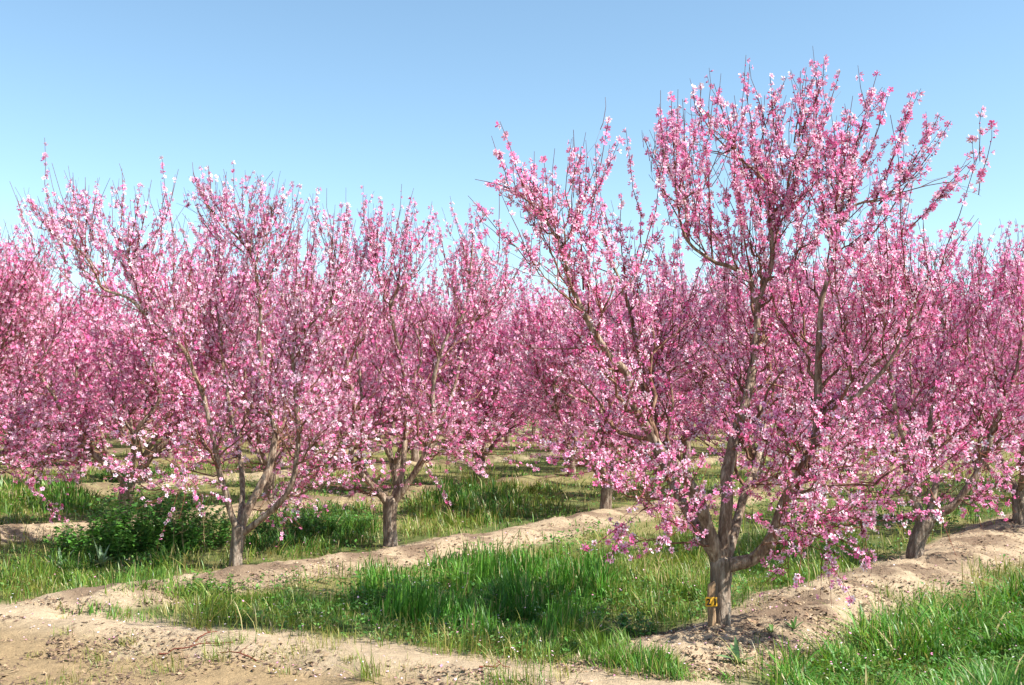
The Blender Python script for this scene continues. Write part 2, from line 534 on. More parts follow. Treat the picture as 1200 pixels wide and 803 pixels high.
def grow(seed, trunk, limbs, dens=1.0, bare_top=0.25, mix=(0.34, 0.36, 0.18, 0.12), size=0.021, sub_len=1.0, shoot=1.0, n_single=0, cam_dir=None, top_z=9.0, trunk_r=0.085, droop=0.2, skirt=12, wand=0.75, env=None, airy=0.5, wands=(), fill=0.85):
    """trunk: points from the ground to the fork; limbs: list of (points, base radius, tip radius).  All local."""
    r = np.random.default_rng(seed)
    out = {}
    tp, _ = resample(trunk, 0.03)
    u = np.linspace(0, 1, len(tp))
    tr = trunk_r * (1.0 + 0.42 * np.exp(-u * 6) + 0.10 * sstep(u, 0.6, 1.0))
    tr = np.concatenate([tr, [tr[-1] * 0.86, tr[-1] * 0.45]])
    up_t = unit(tp[-1] - tp[-3])
    tp = np.vstack([tp, tp[-1] + up_t * trunk_r * 0.5, tp[-1] + up_t * trunk_r * 0.8])
    v, f = tubes(tp[None], tr[None], 18, 0.07, r)
    out['trunk'] = mesh_from('trunk', v, f, M_BARK, smooth=True)
    out['limbs'] = []
    curves = []                                         # (points, radii, level)
    for pts, r0, r1 in limbs:
        lp, L = resample(pts, 0.05)
        u = np.linspace(0, 1, len(lp))
        lp = lp + np.cumsum(r.normal(0, 0.0028, lp.shape), axis=0) * sstep(u, 0, 0.2)[:, None]
        r0 = r0 * 0.9
        lr = r1 * 0.55 + (r0 - r1 * 0.55) * (1 - u) ** 1.05
        lr = lr * (1 + 0.10 * np.sin(u * L * 17 + r.uniform(0, 6)) * r.uniform(0.3, 1))
        v, f = tubes(lp[None], lr[None], 9, 0.06, r)
        out['limbs'].append(mesh_from('limb', v, f, M_LIMB, smooth=True))
        curves.append((lp, lr, L))
    # secondary branches
    st, dr, ln, rd = [], [], [], []
    for lp, lr, L in curves:
        n = max(2, int(L / 0.17))
        for uu in np.sort(r.uniform(0.18, 0.98, n)):
            i = int(uu * (len(lp) - 2))
            t = unit(lp[i + 1] - lp[i])
            h = lp[i, 2] / 3.5
            out_ = np.array([lp[i, 0], lp[i, 1], 0]); out_ = out_ / (np.linalg.norm(out_) + 0.3)
            d = unit(perp(t[None], r)[0] * 1.0 + t * 0.7 + np.array([0, 0, 0.25 + 0.35 * h]) + out_ * 0.25)
            if d[2] < -0.25: d[2] *= -0.5
            st.append(lp[i]); dr.append(unit(d))
            ln.append(r.uniform(0.3, 0.85) * sub_len * (1.05 - 0.45 * uu)); rd.append(np.clip(lr[i] * 0.5, 0.006, 0.02))
    for q in range(skirt):                              # low side branches that arch outward
        lp, lr, L = curves[q % len(curves)]
        zs = np.where((lp[:, 2] > 0.55) & (lp[:, 2] < 1.2))[0]
        if not len(zs): continue
        i = int(r.choice(zs))
        a = math.atan2(lp[i, 1], lp[i, 0]) + r.normal(0, 0.8)
        st.append(lp[i]); dr.append(unit(np.array([math.cos(a), math.sin(a), r.uniform(0.0, 0.45)])))
        ln.append(r.uniform(0.5, 0.95) * sub_len); rd.append(0.010)
    st, dr, ln, rd = map(np.array, (st, dr, ln, rd))
    E_ = np.array(env if env is not None else [(-9, top_z), (9, top_z)]).T
    def capped(p, d, l):
        room = (np.interp(p[:, 0] + d[:, 0] * l, E_[0], E_[1]) - 0.22 - p[:, 2]) / np.maximum(d[:, 2] + 0.2, 0.05)
        return np.clip(np.minimum(l, room), 0.06, None)
    ln = capped(st, dr, ln)
    P2 = curve_batch(st, dr, ln, 9, r.uniform(-0.1, 0.4, len(st)), 0.13, r)
    R2 = rd[:, None] * np.linspace(1, 0.3, 9)[None]
    # tertiary
    i3 = np.repeat(np.arange(len(st)), 3); k3 = r.integers(2, 8, len(i3))
    s3 = P2[i3, k3]; t3 = unit(P2[i3, k3] - P2[i3, k3 - 1])
    d3 = unit(perp(t3, r) * 0.9 + t3 * 0.7 + np.array([0, 0, 0.35]))
    l3 = r.uniform(0.12, 0.45, len(i3)) * sub_len
    l3 = capped(s3, d3, l3)
    P3 = curve_batch(s3, d3, l3, 6, r.uniform(-0.1, 0.35, len(i3)), 0.10, r)
    R3 = (R2[i3, k3] * 0.6)[:, None] * np.linspace(1, 0.45, 6)[None]
    v2, f2 = tubes(P2, R2, 5, 0.08, r); v3, f3 = tubes(P3, R3, 4)
    f3 = [a + len(v2) for a in f3]
    out['branches'] = mesh_from('branches', np.vstack([v2, v3]), f2 + f3, M_BRANCH, smooth=True)
    # one-year shoots
    S, D, L, Hf = [], [], [], []
    def add_from(P, per_m, lo, hi):
        seg = np.linalg.norm(np.diff(P, axis=1), axis=2).sum(1)
        n = r.poisson(seg * per_m)
        idx = np.repeat(np.arange(len(P)), n)
        k = r.uniform(0.15, 0.999, len(idx)) * (P.shape[1] - 1)
        k0 = k.astype(int); fr = (k - k0)[:, None]
        p = P[idx, k0] * (1 - fr) + P[idx, np.minimum(k0 + 1, P.shape[1] - 1)] * fr
        t = unit(P[idx, np.minimum(k0 + 1, P.shape[1] - 1)] - P[idx, k0] + 1e-6)
        hz = p[:, 2:3] / 3.4
        out_ = p * np.array([1, 1, 0]); out_ = out_ / (np.linalg.norm(out_, axis=1, keepdims=True) + 0.4)
        upb = np.clip(-0.15 + 1.15 * hz, -0.2, 1.1) + r.normal(0, 0.25, hz.shape)
        d = unit(perp(t, r) * 0.85 + t * 0.45 + out_ * 0.25 * (1.2 - hz) + np.concatenate([np.zeros((len(p), 2)), upb], 1))
        l = r.uniform(lo, hi, len(p)) * np.where(r.random(len(p)) < 0.18, 1.7, 1.0) * shoot
        S.append(p); D.append(d); L.append(l); Hf.append(p[:, 2])
    for lp, lr, Ln in curves:
        k = len(lp) // 4
        add_from(lp[None, k:], 9, 0.06, 0.30)
        hi_ = lp[None, int(len(lp) * .55):]
        if lp[-1, 2] > 1.9: add_from(hi_, 16, 0.16, 0.42)
    add_from(P2, 9, 0.10, 0.38)
    add_from(P3, 9, 0.10, 0.36)
    # bouquets of upright wands at the tips
    tips = np.vstack([P2[:, -1], P3[:, -1]] + [lp[-1:] for lp, _, _ in curves] * 3)
    tdir = np.vstack([unit(P2[:, -1] - P2[:, -3]), unit(P3[:, -1] - P3[:, -3])] + [unit(lp[-1:] - lp[-3:-2]) for lp, _, _ in curves] * 3)
    rep = np.repeat(np.arange(len(tips)), 2)
    hz = tips[rep, 2:3] / 3.4
    d = unit(tdir[rep] + r.normal(0, 0.28, (len(rep), 3)) + np.array([0, 0, 1.0]) * np.clip(hz * 1.1 - 0.35, -0.1, 1.0))
    S.append(tips[rep]); D.append(d); L.append(r.uniform(0.15, 0.52, len(rep)) * shoot * np.clip(0.55 + 0.6 * hz[:, 0], 0.5, 1.2)); Hf.append(tips[rep, 2])
    S, D, L, Hf = np.concatenate(S), np.concatenate(D), np.concatenate(L), np.concatenate(Hf)
    upper = sstep(Hf, 1.7, 2.6)
    L = L * (1 + wand * upper)
    D = unit(D + np.array([0, 0, 0.6]) * upper[:, None])
    thin = r.random(len(L)) < (1 - airy * upper) * fill
    S, D, L, Hf, upper = S[thin], D[thin], L[thin], Hf[thin], upper[thin]
    if env is not None:                                 # outline of the crown
        ex, ez = np.array(env).T
        tx = S[:, 0] + D[:, 0] * L
        lim = np.interp(tx, ex, ez) * np.where(r.random(len(L)) < .12, r.uniform(0.98, 1.06, len(L)), r.uniform(0.86, 1.0, len(L)))
        room = (lim - S[:, 2]) / np.maximum(D[:, 2], 0.05)
        L = np.where(S[:, 2] + D[:, 2] * L > lim, np.clip(room, 0, None), L)
    ok = (L > 0.05) & (S[:, 2] + D[:, 2] * L > 0.28) & (S[:, 2] + D[:, 2] * L < top_z)
    S, D, L, Hf, upper = S[ok], D[ok], L[ok], Hf[ok], upper[ok]
    bend = np.where(Hf < 1.3, -droop * r.random(len(S)), 0.18 * r.random(len(S)))
    K = 5
    P4 = curve_batch(S, D, L, K, bend, 0.06, r)
    R4 = np.clip(0.0022 + 0.0028 * L, 0.002, 0.0045)[:, None] * np.linspace(1.15, 0.5, K)[None]
    if len(wands):                                      # the tall straight shoots that make the crown's outline
        W = np.array([resample(w, 0.02)[0][np.linspace(0, len(resample(w, 0.02)[0]) - 1, K).astype(int)] for w in wands])
        W[:, 1:] += r.normal(0, 0.008, W[:, 1:].shape)
        WL = np.linalg.norm(np.diff(W, axis=1), axis=2).sum(1)
        # each wand carries a few thinner side shoots
        i5 = np.repeat(np.arange(len(W)), 5); k5 = r.integers(0, K - 2, len(i5)); f5 = r.random((len(i5), 1))
        s5 = W[i5, k5] * (1 - f5) + W[i5, k5 + 1] * f5
        t5 = unit(W[i5, k5 + 1] - W[i5, k5])
        d5 = unit(perp(t5, r) * 0.5 + t5 * 0.8 + np.array([0, 0, .2])); l5 = r.uniform(.10, .34, len(i5))
        W5 = curve_batch(s5, d5, l5, K, 0.1 * np.ones(len(i5)), 0.05, r)
        P4 = np.concatenate([P4, W, W5]); L = np.concatenate([L, WL, l5]); Hf = np.concatenate([Hf, W[:, 0, 2] * .5, s5[:, 2] * .5])
        upper = np.concatenate([upper, np.ones(len(W)) * 1.6, np.ones(len(W5))])
        R4 = np.concatenate([R4, np.repeat(np.linspace(.0085, .0022, K)[None], len(W), 0), np.repeat(np.linspace(.0035, .0016, K)[None], len(W5), 0)])
    v, f = tubes(P4, R4, 3)
    # the flowering ends of the limbs carry blossoms too
    tails = []
    for lp, lr, Ln in curves:
        tl = lp[int(len(lp) * .62):]
        for q in np.array_split(np.arange(len(tl)), max(1, len(tl) // 7)):
            if len(q) > 3:
                e = tl[q[0]:q[-1] + 2]
                tails.append(e[np.linspace(0, len(e) - 1, K).astype(int)])
    tails = np.array(tails)
    out['shoots'] = mesh_from('shoots', v, f, M_TWIG, smooth=True)
    # blossoms along the shoots
    P4 = np.concatenate([P4, tails]); tl_ = np.linalg.norm(tails[:, -1] - tails[:, 0], axis=1)
    L = np.concatenate([L, tl_ * 0.8]); Hf = np.concatenate([Hf, tails[:, 0, 2]]); upper = np.concatenate([upper, np.zeros(len(tl_))])
    nb = r.poisson(L * 25 * dens * np.where(upper > 1.5, r.uniform(0.8, 1.3, len(L)), r.uniform(0.3, 1.4, len(L))) * (1 + 0.35 * upper * (0.5 if bare_top > .5 else 1)))
    idx = np.repeat(np.arange(len(L)), nb)
    hi = np.where(r.random(len(L)) < np.clip(bare_top * Hf / 2.2, 0, 0.8), r.uniform(0.62, 0.92, len(L)), 0.99)
    uu = r.uniform(0.06, 1.0, len(idx)) * hi[idx]
    nn = np.maximum(2, (L[idx] / r.uniform(0.035, 0.055, len(idx)))).astype(int)
    uu = np.clip((np.floor(uu * nn) + 0.5) / nn + r.normal(0, 0.10, len(idx)) / nn, 0.02, 0.999)   # clusters on the nodes
    k = np.clip(uu, 0, 0.999) * (K - 1); k0 = k.astype(int); fr = (k - k0)[:, None]
    p = P4[idx, k0] * (1 - fr) + P4[idx, k0 + 1] * fr
    t = unit(P4[idx, k0 + 1] - P4[idx, k0])
    nrm = perp(t, r)
    nrm = unit(nrm + t * r.uniform(-0.1, 0.6, (len(idx), 1)) + r.normal(0, 0.25, nrm.shape))
    p = p + nrm * (size * r.uniform(0.5, 0.9, (len(idx), 1)))
    keep = None
    if n_single:
        score = (p * cam_dir).sum(1) + 0.25 * (nrm * cam_dir).sum(1)
        keep = np.zeros(len(p), bool); keep[np.argsort(-score)[:n_single]] = True
    me, singles = blossoms(p, nrm, r, mix, size, keep)
    out['blossoms'] = mesh_from('blossoms', me[0], me[1], M_PETAL, me[2])
    out['singles'] = singles
    out['count'] = len(p)
    return out

def place_tree(g, loc, label, group, rz=0.0, scale=1.0, parts='full'):
    t = thing('peach_tree', loc, label, 'tree', group, rz)
    t.scale = (scale,) * 3
    link('trunk', g['trunk'], t)
    for lm in g['limbs']:
        link('limb', lm, t)
    tag(link('branches', g['branches'], t), kind='stuff')
    tag(link('shoots', g['shoots'], t), kind='stuff')
    tag(link('blossoms', g['blossoms'], t), kind='stuff')
    for k, pl, M4 in g['singles']:
        o = link('blossom', flower_mesh(int(k), int(pl)), t)
        o.matrix_local = M4
    return t

def hero(base_px, limbs_px, trunk_px, y=None):
    """base pixel -> base point on the land, limb pixels with depth offsets -> local 3D points"""
    base = on_ground(*base_px)
    if y is not None:
        base = at_depth(base_px[0], base_px[1], y); base[2] = ground_h(base[0], base[1])
    Y0 = base[1]
    conv = lambda q: np.array([at_depth(a, b, Y0 + (c[0] if c else 0)) for a, b, *c in q]) - base
    global to_local; to_local = conv
    tr = conv(trunk_px); tr[0] = [tr[0, 0], 0, -0.12]
    return base, tr, [(conv(q), r0, r1) for q, r0, r1 in limbs_px]

# ------------------------------------------------------------------ the nearest trees, limb by limb
G_ROWS = 'blossoming peach trees standing in the front rows'

# tree with the number tag
base, tr, lb = hero((843, 732), [
    ([(842, 662), (836, 640, -.03), (823, 598, -.08), (803, 560, -.15), (776, 526, -.2), (763, 505, -.22), (742, 470, -.3), (737, 438, -.32), (717, 416, -.4), (700, 390, -.45), (684, 360, -.5), (670, 330, -.5), (660, 290, -.55), (642, 255, -.55), (622, 238, -.6)], .062, .012),
    ([(840, 655), (822, 626, .1), (806, 602, .2), (784, 560, .35), (764, 515, .5), (752, 470, .6), (748, 420, .7), (735, 360, .8), (716, 310, .9), (700, 262, .95)], .05, .012),
    ([(846, 660), (849, 620, .02), (851, 583, .05), (849, 556, .08), (859, 507, .15), (870, 474, .2), (878, 435, .25), (883, 396, .3), (885, 360, .3), (898, 315, .3), (896, 280, .3), (893, 258, .3), (912, 240, .3), (918, 205, .3), (931, 168, .3)], .058, .011),
    ([(848, 664), (866, 660, -.03), (884, 655, -.06), (904, 634, -.1), (919, 590, -.15), (941, 546, -.2), (955, 512, -.2), (958, 465, -.22), (957, 401, -.22), (960, 357, -.2), (971, 312, -.2), (977, 280, -.2), (984, 250, -.2), (994, 200, -.2)], .056, .011),
    ([(852, 656), (862, 622, .12), (874, 585, .25), (890, 545, .4), (900, 498, .5), (890, 450, .6), (905, 400, .75), (930, 350, .9), (945, 300, 1.0)], .042, .010),
    ([(883, 355, .3), (880, 325, .25), (858, 312, .2), (835, 304, .15), (808, 283, .1), (796, 250, .05), (788, 215, 0), (772, 175, 0)], .022, .006),
    ([(916, 236, .3), (900, 215, .28), (884, 198, .25), (858, 176, .2), (832, 152, .2), (815, 125, .15)], .013, .005),
    ([(962, 486, -.2), (985, 474, -.3), (1008, 462, -.4), (1040, 430, -.5), (1062, 390, -.55), (1080, 340, -.6)], .024, .007),
    ([(979, 265, -.2), (1003, 240, -.25), (1028, 236, -.3), (1044, 228, -.3)], .016, .006),
    ([(920, 585, -.15), (950, 575, -.35), (978, 570, -.5), (998, 585, -.6), (1008, 612, -.65)], .014, .004),
    ([(815, 590, -.1), (785, 590, -.35), (755, 595, -.5), (728, 612, -.55)], .013, .004),
    ([(880, 655, -.06), (900, 630, -.3), (922, 615, -.5), (945, 625, -.65), (965, 650, -.7)], .012, .004),
], [(843, 732), (844, 705), (844, 680), (845, 660)])
g_main = grow(11, tr, lb, dens=1.15, bare_top=0.25, mix=(.36, .34, .11, .19), size=0.0235, n_single=300, cam_dir=np.array([-.12, -1, -.02]), skirt=12, fill=.78, trunk_r=.074, airy=.68, top_z=4.3, wands=[to_local([(a, b, c) for a, b in q]) for c, q in [(.1, [(808, 283), (776, 215), (757, 162)]), (.15, [(835, 304), (829, 220), (819, 98)]), (.2, [(858, 176), (846, 130), (835, 98)]), (.25, [(886, 198), (880, 140), (872, 86)]), (.3, [(918, 205), (908, 140), (902, 86)]), (.3, [(931, 168), (939, 120), (937, 84)]), (.3, [(935, 165), (960, 110), (967, 66)]), (.25, [(930, 200), (964, 150), (985, 85)]), (-.2, [(994, 200), (1008, 150), (1028, 84)]), (-.2, [(992, 245), (1024, 170), (1044, 104)]), (-.25, [(1026, 236), (1052, 170), (1069, 110)]), (-.3, [(1030, 240), (1072, 190), (1102, 134)]), (-.4, [(1035, 300), (1085, 250), (1138, 187)]), (-.35, [(1010, 290), (1060, 220), (1114, 142)]), (-.5, [(642, 255), (600, 222), (560, 212)]), (-.5, [(662, 291), (640, 235), (606, 196)]), (-.45, [(690, 368), (692, 280), (714, 138)]), (-.45, [(684, 340), (680, 240), (680, 172)]), (.6, [(735, 360), (728, 280), (730, 228)]), (0, [(880, 325), (868, 250), (858, 170)]), (0, [(796, 250), (790, 180), (788, 105)]), (.1, [(870, 300), (862, 200), (852, 120)]), (-.2, [(975, 300), (958, 200), (952, 120)]), (-.2, [(977, 280), (990, 190), (1000, 115)]), (.3, [(896, 285), (930, 240), (975, 190)]), (-.3, [(960, 420), (1010, 350), (1062, 300)]), (.2, [(808, 283), (800, 200), (803, 130)]), (.3, [(893, 258), (888, 180), (922, 90)])]], env=[tuple((at_depth(a, b, base[1]) - base)[[0, 2]]) for a, b in ((520, 260), (545, 225), (560, 208), (600, 190), (640, 205), (665, 180), (700, 140), (716, 132), (735, 215), (750, 140), (775, 110), (800, 85), (860, 82), (920, 80), (965, 70), (1010, 105), (1062, 140), (1110, 180), (1140, 225), (1160, 280), (1200, 330))])
place_tree(g_main, base, 'tallest peach tree, at right front, with the yellow 21 tag at its trunk', G_ROWS)
MAIN = base

# tree nearest the bare track on the left
base, tr, lb = hero((275, 666), [
    ([(279, 622), (271, 603, -.03), (266, 580, -.06), (260, 562, -.1), (252, 517, -.15), (240, 470, -.2), (226, 430, -.25), (213, 407, -.25), (188, 385, -.3), (168, 366, -.3), (158, 330, -.3), (152, 305, -.3), (148, 280, -.3)], .042, .008),
    ([(168, 366, -.3), (150, 348, -.3), (121, 336, -.35), (113, 320, -.35), (100, 297, -.4), (70, 277, -.4), (42, 245, -.4)], .02, .006),
    ([(281, 622), (290, 597, .05), (303, 573, .1), (316, 545, .15), (322, 505, .2), (317, 478, .2), (306, 440, .2), (305, 412, .2), (303, 392, .2), (306, 361, .2), (299, 314, .2), (288, 290, .2), (264, 265, .15), (240, 240, .1)], .052, .011),
    ([(285, 625), (304, 610, -.1), (328, 588, -.2), (343, 562, -.25), (349, 512, -.3), (346, 478, -.3), (341, 412, -.3), (356, 388, -.35), (378, 366, -.4), (392, 330, -.4), (398, 290, -.4)], .04, .010),
    ([(280, 615), (284, 585, .25), (282, 540, .45), (270, 490, .65), (262, 430, .8), (255, 360, .95), (258, 300, 1.0)], .038, .010),
    ([(302, 575, .1), (318, 540, .4), (335, 490, .65), (350, 430, .8), (352, 360, .9), (340, 290, .95)], .032, .010),
    ([(299, 314, .2), (308, 285, .2), (318, 255, .2), (322, 235, .2)], .014, .006),
    ([(262, 570, -.1), (240, 560, -.3), (215, 572, -.5), (200, 578, -.6)], .012, .004),
], [(275, 666), (277, 648), (279, 632), (280, 620)])
g_b = grow(22, tr, lb, dens=1.05, bare_top=0.5, mix=(.38, .25, .08, .29), size=0.0235, fill=.7, trunk_r=.064, shoot=1.05, top_z=4.2, wands=[to_local([(a, b, c) for a, b in q]) for c, q in [(-.4, [(60, 271), (50, 255), (38, 236)]), (-.4, [(80, 285), (87, 250), (86, 202)]), (-.4, [(100, 297), (101, 250), (99, 208)]), (-.35, [(121, 325), (119, 270), (117, 222)]), (-.3, [(132, 315), (142, 260), (143, 198)]), (-.3, [(153, 314), (168, 260), (178, 210)]), (-.3, [(156, 305), (196, 255), (208, 198)]), (-.3, [(150, 300), (160, 250), (165, 215)]), (.1, [(245, 245), (232, 218), (225, 190)]), (.15, [(264, 265), (250, 235), (243, 196)]), (.2, [(288, 290), (268, 245), (262, 205)]), (.2, [(289, 291), (284, 250), (283, 206)]), (.2, [(299, 314), (310, 255), (319, 208)]), (.2, [(303, 300), (328, 245), (345, 213)]), (.5, [(335, 310), (343, 260), (352, 215)]), (-.4, [(380, 365), (392, 300), (401, 238)]), (-.4, [(356, 350), (366, 280), (373, 222)]), (.6, [(262, 350), (240, 290), (215, 250)]), (.2, [(300, 330), (292, 270), (298, 215)]), (-.3, [(168, 366), (186, 310), (192, 225)])]], env=[tuple((at_depth(a, b, base[1]) - base)[[0, 2]]) for a, b in ((20, 270), (40, 228), (88, 200), (140, 205), (205, 200), (228, 188), (300, 208), (345, 212), (400, 235), (420, 260), (450, 330))])
place_tree(g_b, base, 'peach tree with pale forked trunk beside the bare track, left of centre', G_ROWS)

# its neighbour, centre
base, tr, lb = hero((457, 640), [
    ([(453, 590), (446, 580, -.05), (432, 566, -.12), (416, 548, -.2), (410, 534, -.25), (414, 500, -.3), (411, 465, -.35), (404, 425, -.4), (396, 380, -.4), (400, 330, -.4)], .048, .010),
    ([(455, 588), (440, 570, .1), (426, 550, .2), (420, 520, .3), (424, 480, .4), (420, 430, .5), (412, 370, .6), (420, 310, .7)], .04, .010),
    ([(461, 590), (477, 568, -.05), (495, 542, -.1), (504, 515, -.12), (507, 488, -.15), (508, 440, -.2), (520, 400, -.25), (541, 439 - 70, -.25), (548, 330, -.25), (552, 290, -.25)], .05, .011),
    ([(496, 541, -.1), (516, 505, .1), (534, 455, .25), (551, 390, .35), (572, 365, .4), (592, 345, .4), (608, 321, .4)], .03, .008),
    ([(458, 588), (470, 560, .1), (474, 520, .2), (478, 480, .25), (474, 445, .25), (466, 408, .25), (459, 365, .25), (456, 347, .25), (447, 331, .25), (438, 300, .25), (428, 262, .25)], .044, .010),
    ([(458, 360, .25), (466, 335, .25), (469, 298, .25), (478, 255, .25)], .018, .006),
    ([(425, 545, -.1), (405, 545, -.3), (388, 555, -.45), (370, 560, -.5)], .011, .004),
    ([(500, 525, -.1), (525, 535, -.3), (550, 545, -.45)], .012, .004),
], [(457, 642), (457, 620), (457, 605), (458, 588)])
g_c = grow(33, tr, lb, dens=1.1, bare_top=0.4, mix=(.38, .28, .10, .24), size=0.0235, fill=.72, trunk_r=.078, top_z=4.1, wands=[to_local([(a, b, c) for a, b in q]) for c, q in [(.25, [(438, 300), (428, 262), (424, 218)]), (.25, [(440, 305), (444, 265), (446, 230)]), (.25, [(469, 298), (476, 258), (485, 220)]), (.25, [(466, 330), (458, 280), (462, 240)]), (-.2, [(541, 370), (522, 300), (511, 248)]), (-.25, [(548, 330), (540, 280), (532, 250)]), (.4, [(572, 365), (568, 300), (560, 262)]), (.4, [(592, 345), (594, 300), (590, 268)]), (.4, [(600, 335), (612, 305), (620, 285)]), (-.4, [(400, 330), (404, 285), (402, 250)]), (.7, [(420, 310), (414, 275), (410, 250)]), (-.25, [(552, 300), (556, 270), (575, 245)]), (.3, [(480, 300), (500, 270), (506, 235)])]], env=[tuple((at_depth(a, b, base[1]) - base)[[0, 2]]) for a, b in ((370, 330), (400, 290), (428, 240), (484, 220), (510, 250), (560, 260), (600, 285), (630, 340))])
place_tree(g_c, base, 'peach tree with straight stout trunk on the sandy bank at centre', G_ROWS)

# next along the tagged tree's row
base, tr, lb = hero((1070, 656), [
    ([(1080, 615), (1072, 588, -.05), (1062, 545, -.1), (1059, 515, -.12), (1050, 480, -.2), (1046, 430, -.3), (1040, 380, -.35), (1030, 330, -.4)], .046, .010),
    ([(1084, 612), (1094, 582, .08), (1097, 545, .15), (1090, 500, .25), (1094, 450, .35), (1105, 400, .4), (1100, 340, .45), (1092, 290, .45)], .044, .010),
    ([(1087, 614), (1102, 602, -.05), (1120, 591, -.1), (1142, 562, -.15), (1158, 530, -.2), (1169, 499, -.22), (1182, 465, -.25), (1194, 432, -.3), (1200, 380, -.3), (1196, 320, -.3)], .05, .011),
    ([(1142, 562, -.15), (1150, 520, .1), (1148, 470, .25), (1140, 420, .35), (1136, 370, .4), (1150, 310, .4), (1148, 270, .4)], .03, .008),
    ([(1082, 612), (1076, 585, .3), (1080, 540, .6), (1070, 480, .8), (1064, 420, .95), (1074, 350, 1.0)], .038, .010),
    ([(1064, 555, -.1), (1040, 560, -.35), (1015, 575, -.5)], .012, .004),
], [(1070, 656), (1074, 640), (1079, 624), (1084, 612)])
g_r1 = grow(44, tr, lb, dens=1.2, bare_top=0.3, mix=(.30, .38, .22, .10), size=0.0235, fill=.72, skirt=16, trunk_r=.082, top_z=3.6)
place_tree(g_r1, base, 'second peach tree in the tagged row, trunk leaning right with a low side limb', G_ROWS)

# ------------------------------------------------------------------ trees grown by rule
def auto_tree(seed, height=3.5, n=5, spread_=1.25, fork=0.42, extra=(), **kw):
    r = np.random.default_rng(seed)
    lean = r.normal(0, 0.04, 2)
    trunk = [(0, 0, -0.12), (lean[0] * .4, lean[1] * .4, fork * .45), (lean[0], lean[1], fork)]
    limbs = []
    a0 = r.uniform(0, 6.28)
    for k in range(n):
        a = a0 + k * 6.283 / n + r.normal(0, 0.2)
        sp = spread_ * r.uniform(0.7, 1.1); hh = height * r.uniform(0.78, 0.95)
        pts = [(lean[0], lean[1], fork - 0.03)]
        for q, zz in ((0.22, 0.12), (0.45, 0.27), (0.66, 0.45), (0.82, 0.65), (0.93, 0.83), (1.0, 1.0)):
            aa = a + r.normal(0, 0.13)
            pts.append((lean[0] + math.cos(aa) * sp * q, lean[1] + math.sin(aa) * sp * q, fork + (hh - fork) * zz + r.normal(0, 0.04)))
        limbs.append((np.array(pts), r.uniform(.038, .052), .010))
        if r.random() < 0.8:                              # a fork half way up
            j = pts[3]; aa = a + r.choice([-1, 1]) * r.uniform(0.5, 0.9)
            q = [j] + [(j[0] + math.cos(aa) * w, j[1] + math.sin(aa) * w, j[2] + z * (hh - j[2])) for w, z in ((.18, .2), (.34, .45), (.42, .7), (.46, .92))]
            limbs.append((np.array(q), .026, .008))
    limbs += list(extra)
    return grow(seed, np.array(trunk), limbs, top_z=height + 0.15, **kw)

g_a1 = auto_tree(101, 3.45, 5, 1.3, dens=1.2, skirt=28, bare_top=.3, mix=(.38, .34, .12, .16), size=.026)
g_a2 = auto_tree(102, 3.6, 4, 1.45, dens=1.2, skirt=28, bare_top=.3, mix=(.38, .34, .12, .16), size=.026)
g_a3 = auto_tree(103, 3.3, 5, 1.35, dens=1.2, skirt=28, bare_top=.3, mix=(.32, .38, .18, .12), size=.026)
g_a4 = auto_tree(104, 3.5, 4, 1.3, .5, dens=1.2, skirt=28, bare_top=.4, mix=(.38, .34, .12, .16), size=.026)

LEFT = np.array([-7.0, 12.5, float(ground_h(-7.0, 12.5))])
lx = lambda q: np.array([at_depth(a, b, 12.5 + c) for a, b, c in q]) - LEFT
g_left = auto_tree(105, 3.6, 5, 1.2, skirt=18, dens=.9, bare_top=.4, mix=(.42, .28, .08, .22), size=.0235, extra=[
    (lx([(-90, 560, -.1), (-50, 520, -.3), (0, 510, -.6), (40, 525, -.8), (65, 545, -.9)]), .02, .005),
    (lx([(-90, 570, -.1), (-55, 545, -.5), (-10, 545, -.9), (30, 565, -1.1), (55, 590, -1.2)]), .016, .004),
    (lx([(-80, 520, 0), (-40, 480, .1), (10, 450, .1), (50, 420, .1), (75, 380, .1)]), .022, .006)])

def put(g, px, py, label, rz, scale=1.0, y=None, group=G_ROWS):
    p = on_ground(px, py)
    if y is not None:
        p = at_depth(px, py, y); p[2] = ground_h(p[0], p[1])
    place_tree(g, p, label, group, rz, scale)
    return p

named = []
def P_(x, y): return np.array([x, y, float(ground_h(x, y))])
for g, x, y, rz, s, lab in [
    (g_a3, 6.75, 14.3, 2.0, 1.0, 'peach tree at the right edge, trunk standing on the sandy bank'),
    (g_left, -7.0, 12.5, 0.0, 1.0, 'peach tree at the left edge with pink sprays hanging over the grass'),
    (g_a1, 1.41, 16.4, 1.1, 1.0, 'dark trunked peach tree left of the tagged tree at the sandy bank end'),
    (g_a4, -3.85, 17.0, 4.2, 1.0, 'peach tree directly behind the pale forked trunk on the left'),
    (g_a2, -6.95, 20.4, 2.5, 1.0, 'peach tree with spreading low limbs farther back on the left above sand'),
    (g_a3, -9.85, 24.9, 5.1, 1.0, 'dark short trunked peach tree standing far back at the left'),
    (g_a4, 1.25, 22.6, 0.2, 1.0, 'peach tree behind the gap at centre, its dark trunk in sunny grass'),
]:
    place_tree(g, P_(x, y), lab, G_ROWS, rz, s); named.append((x, y))

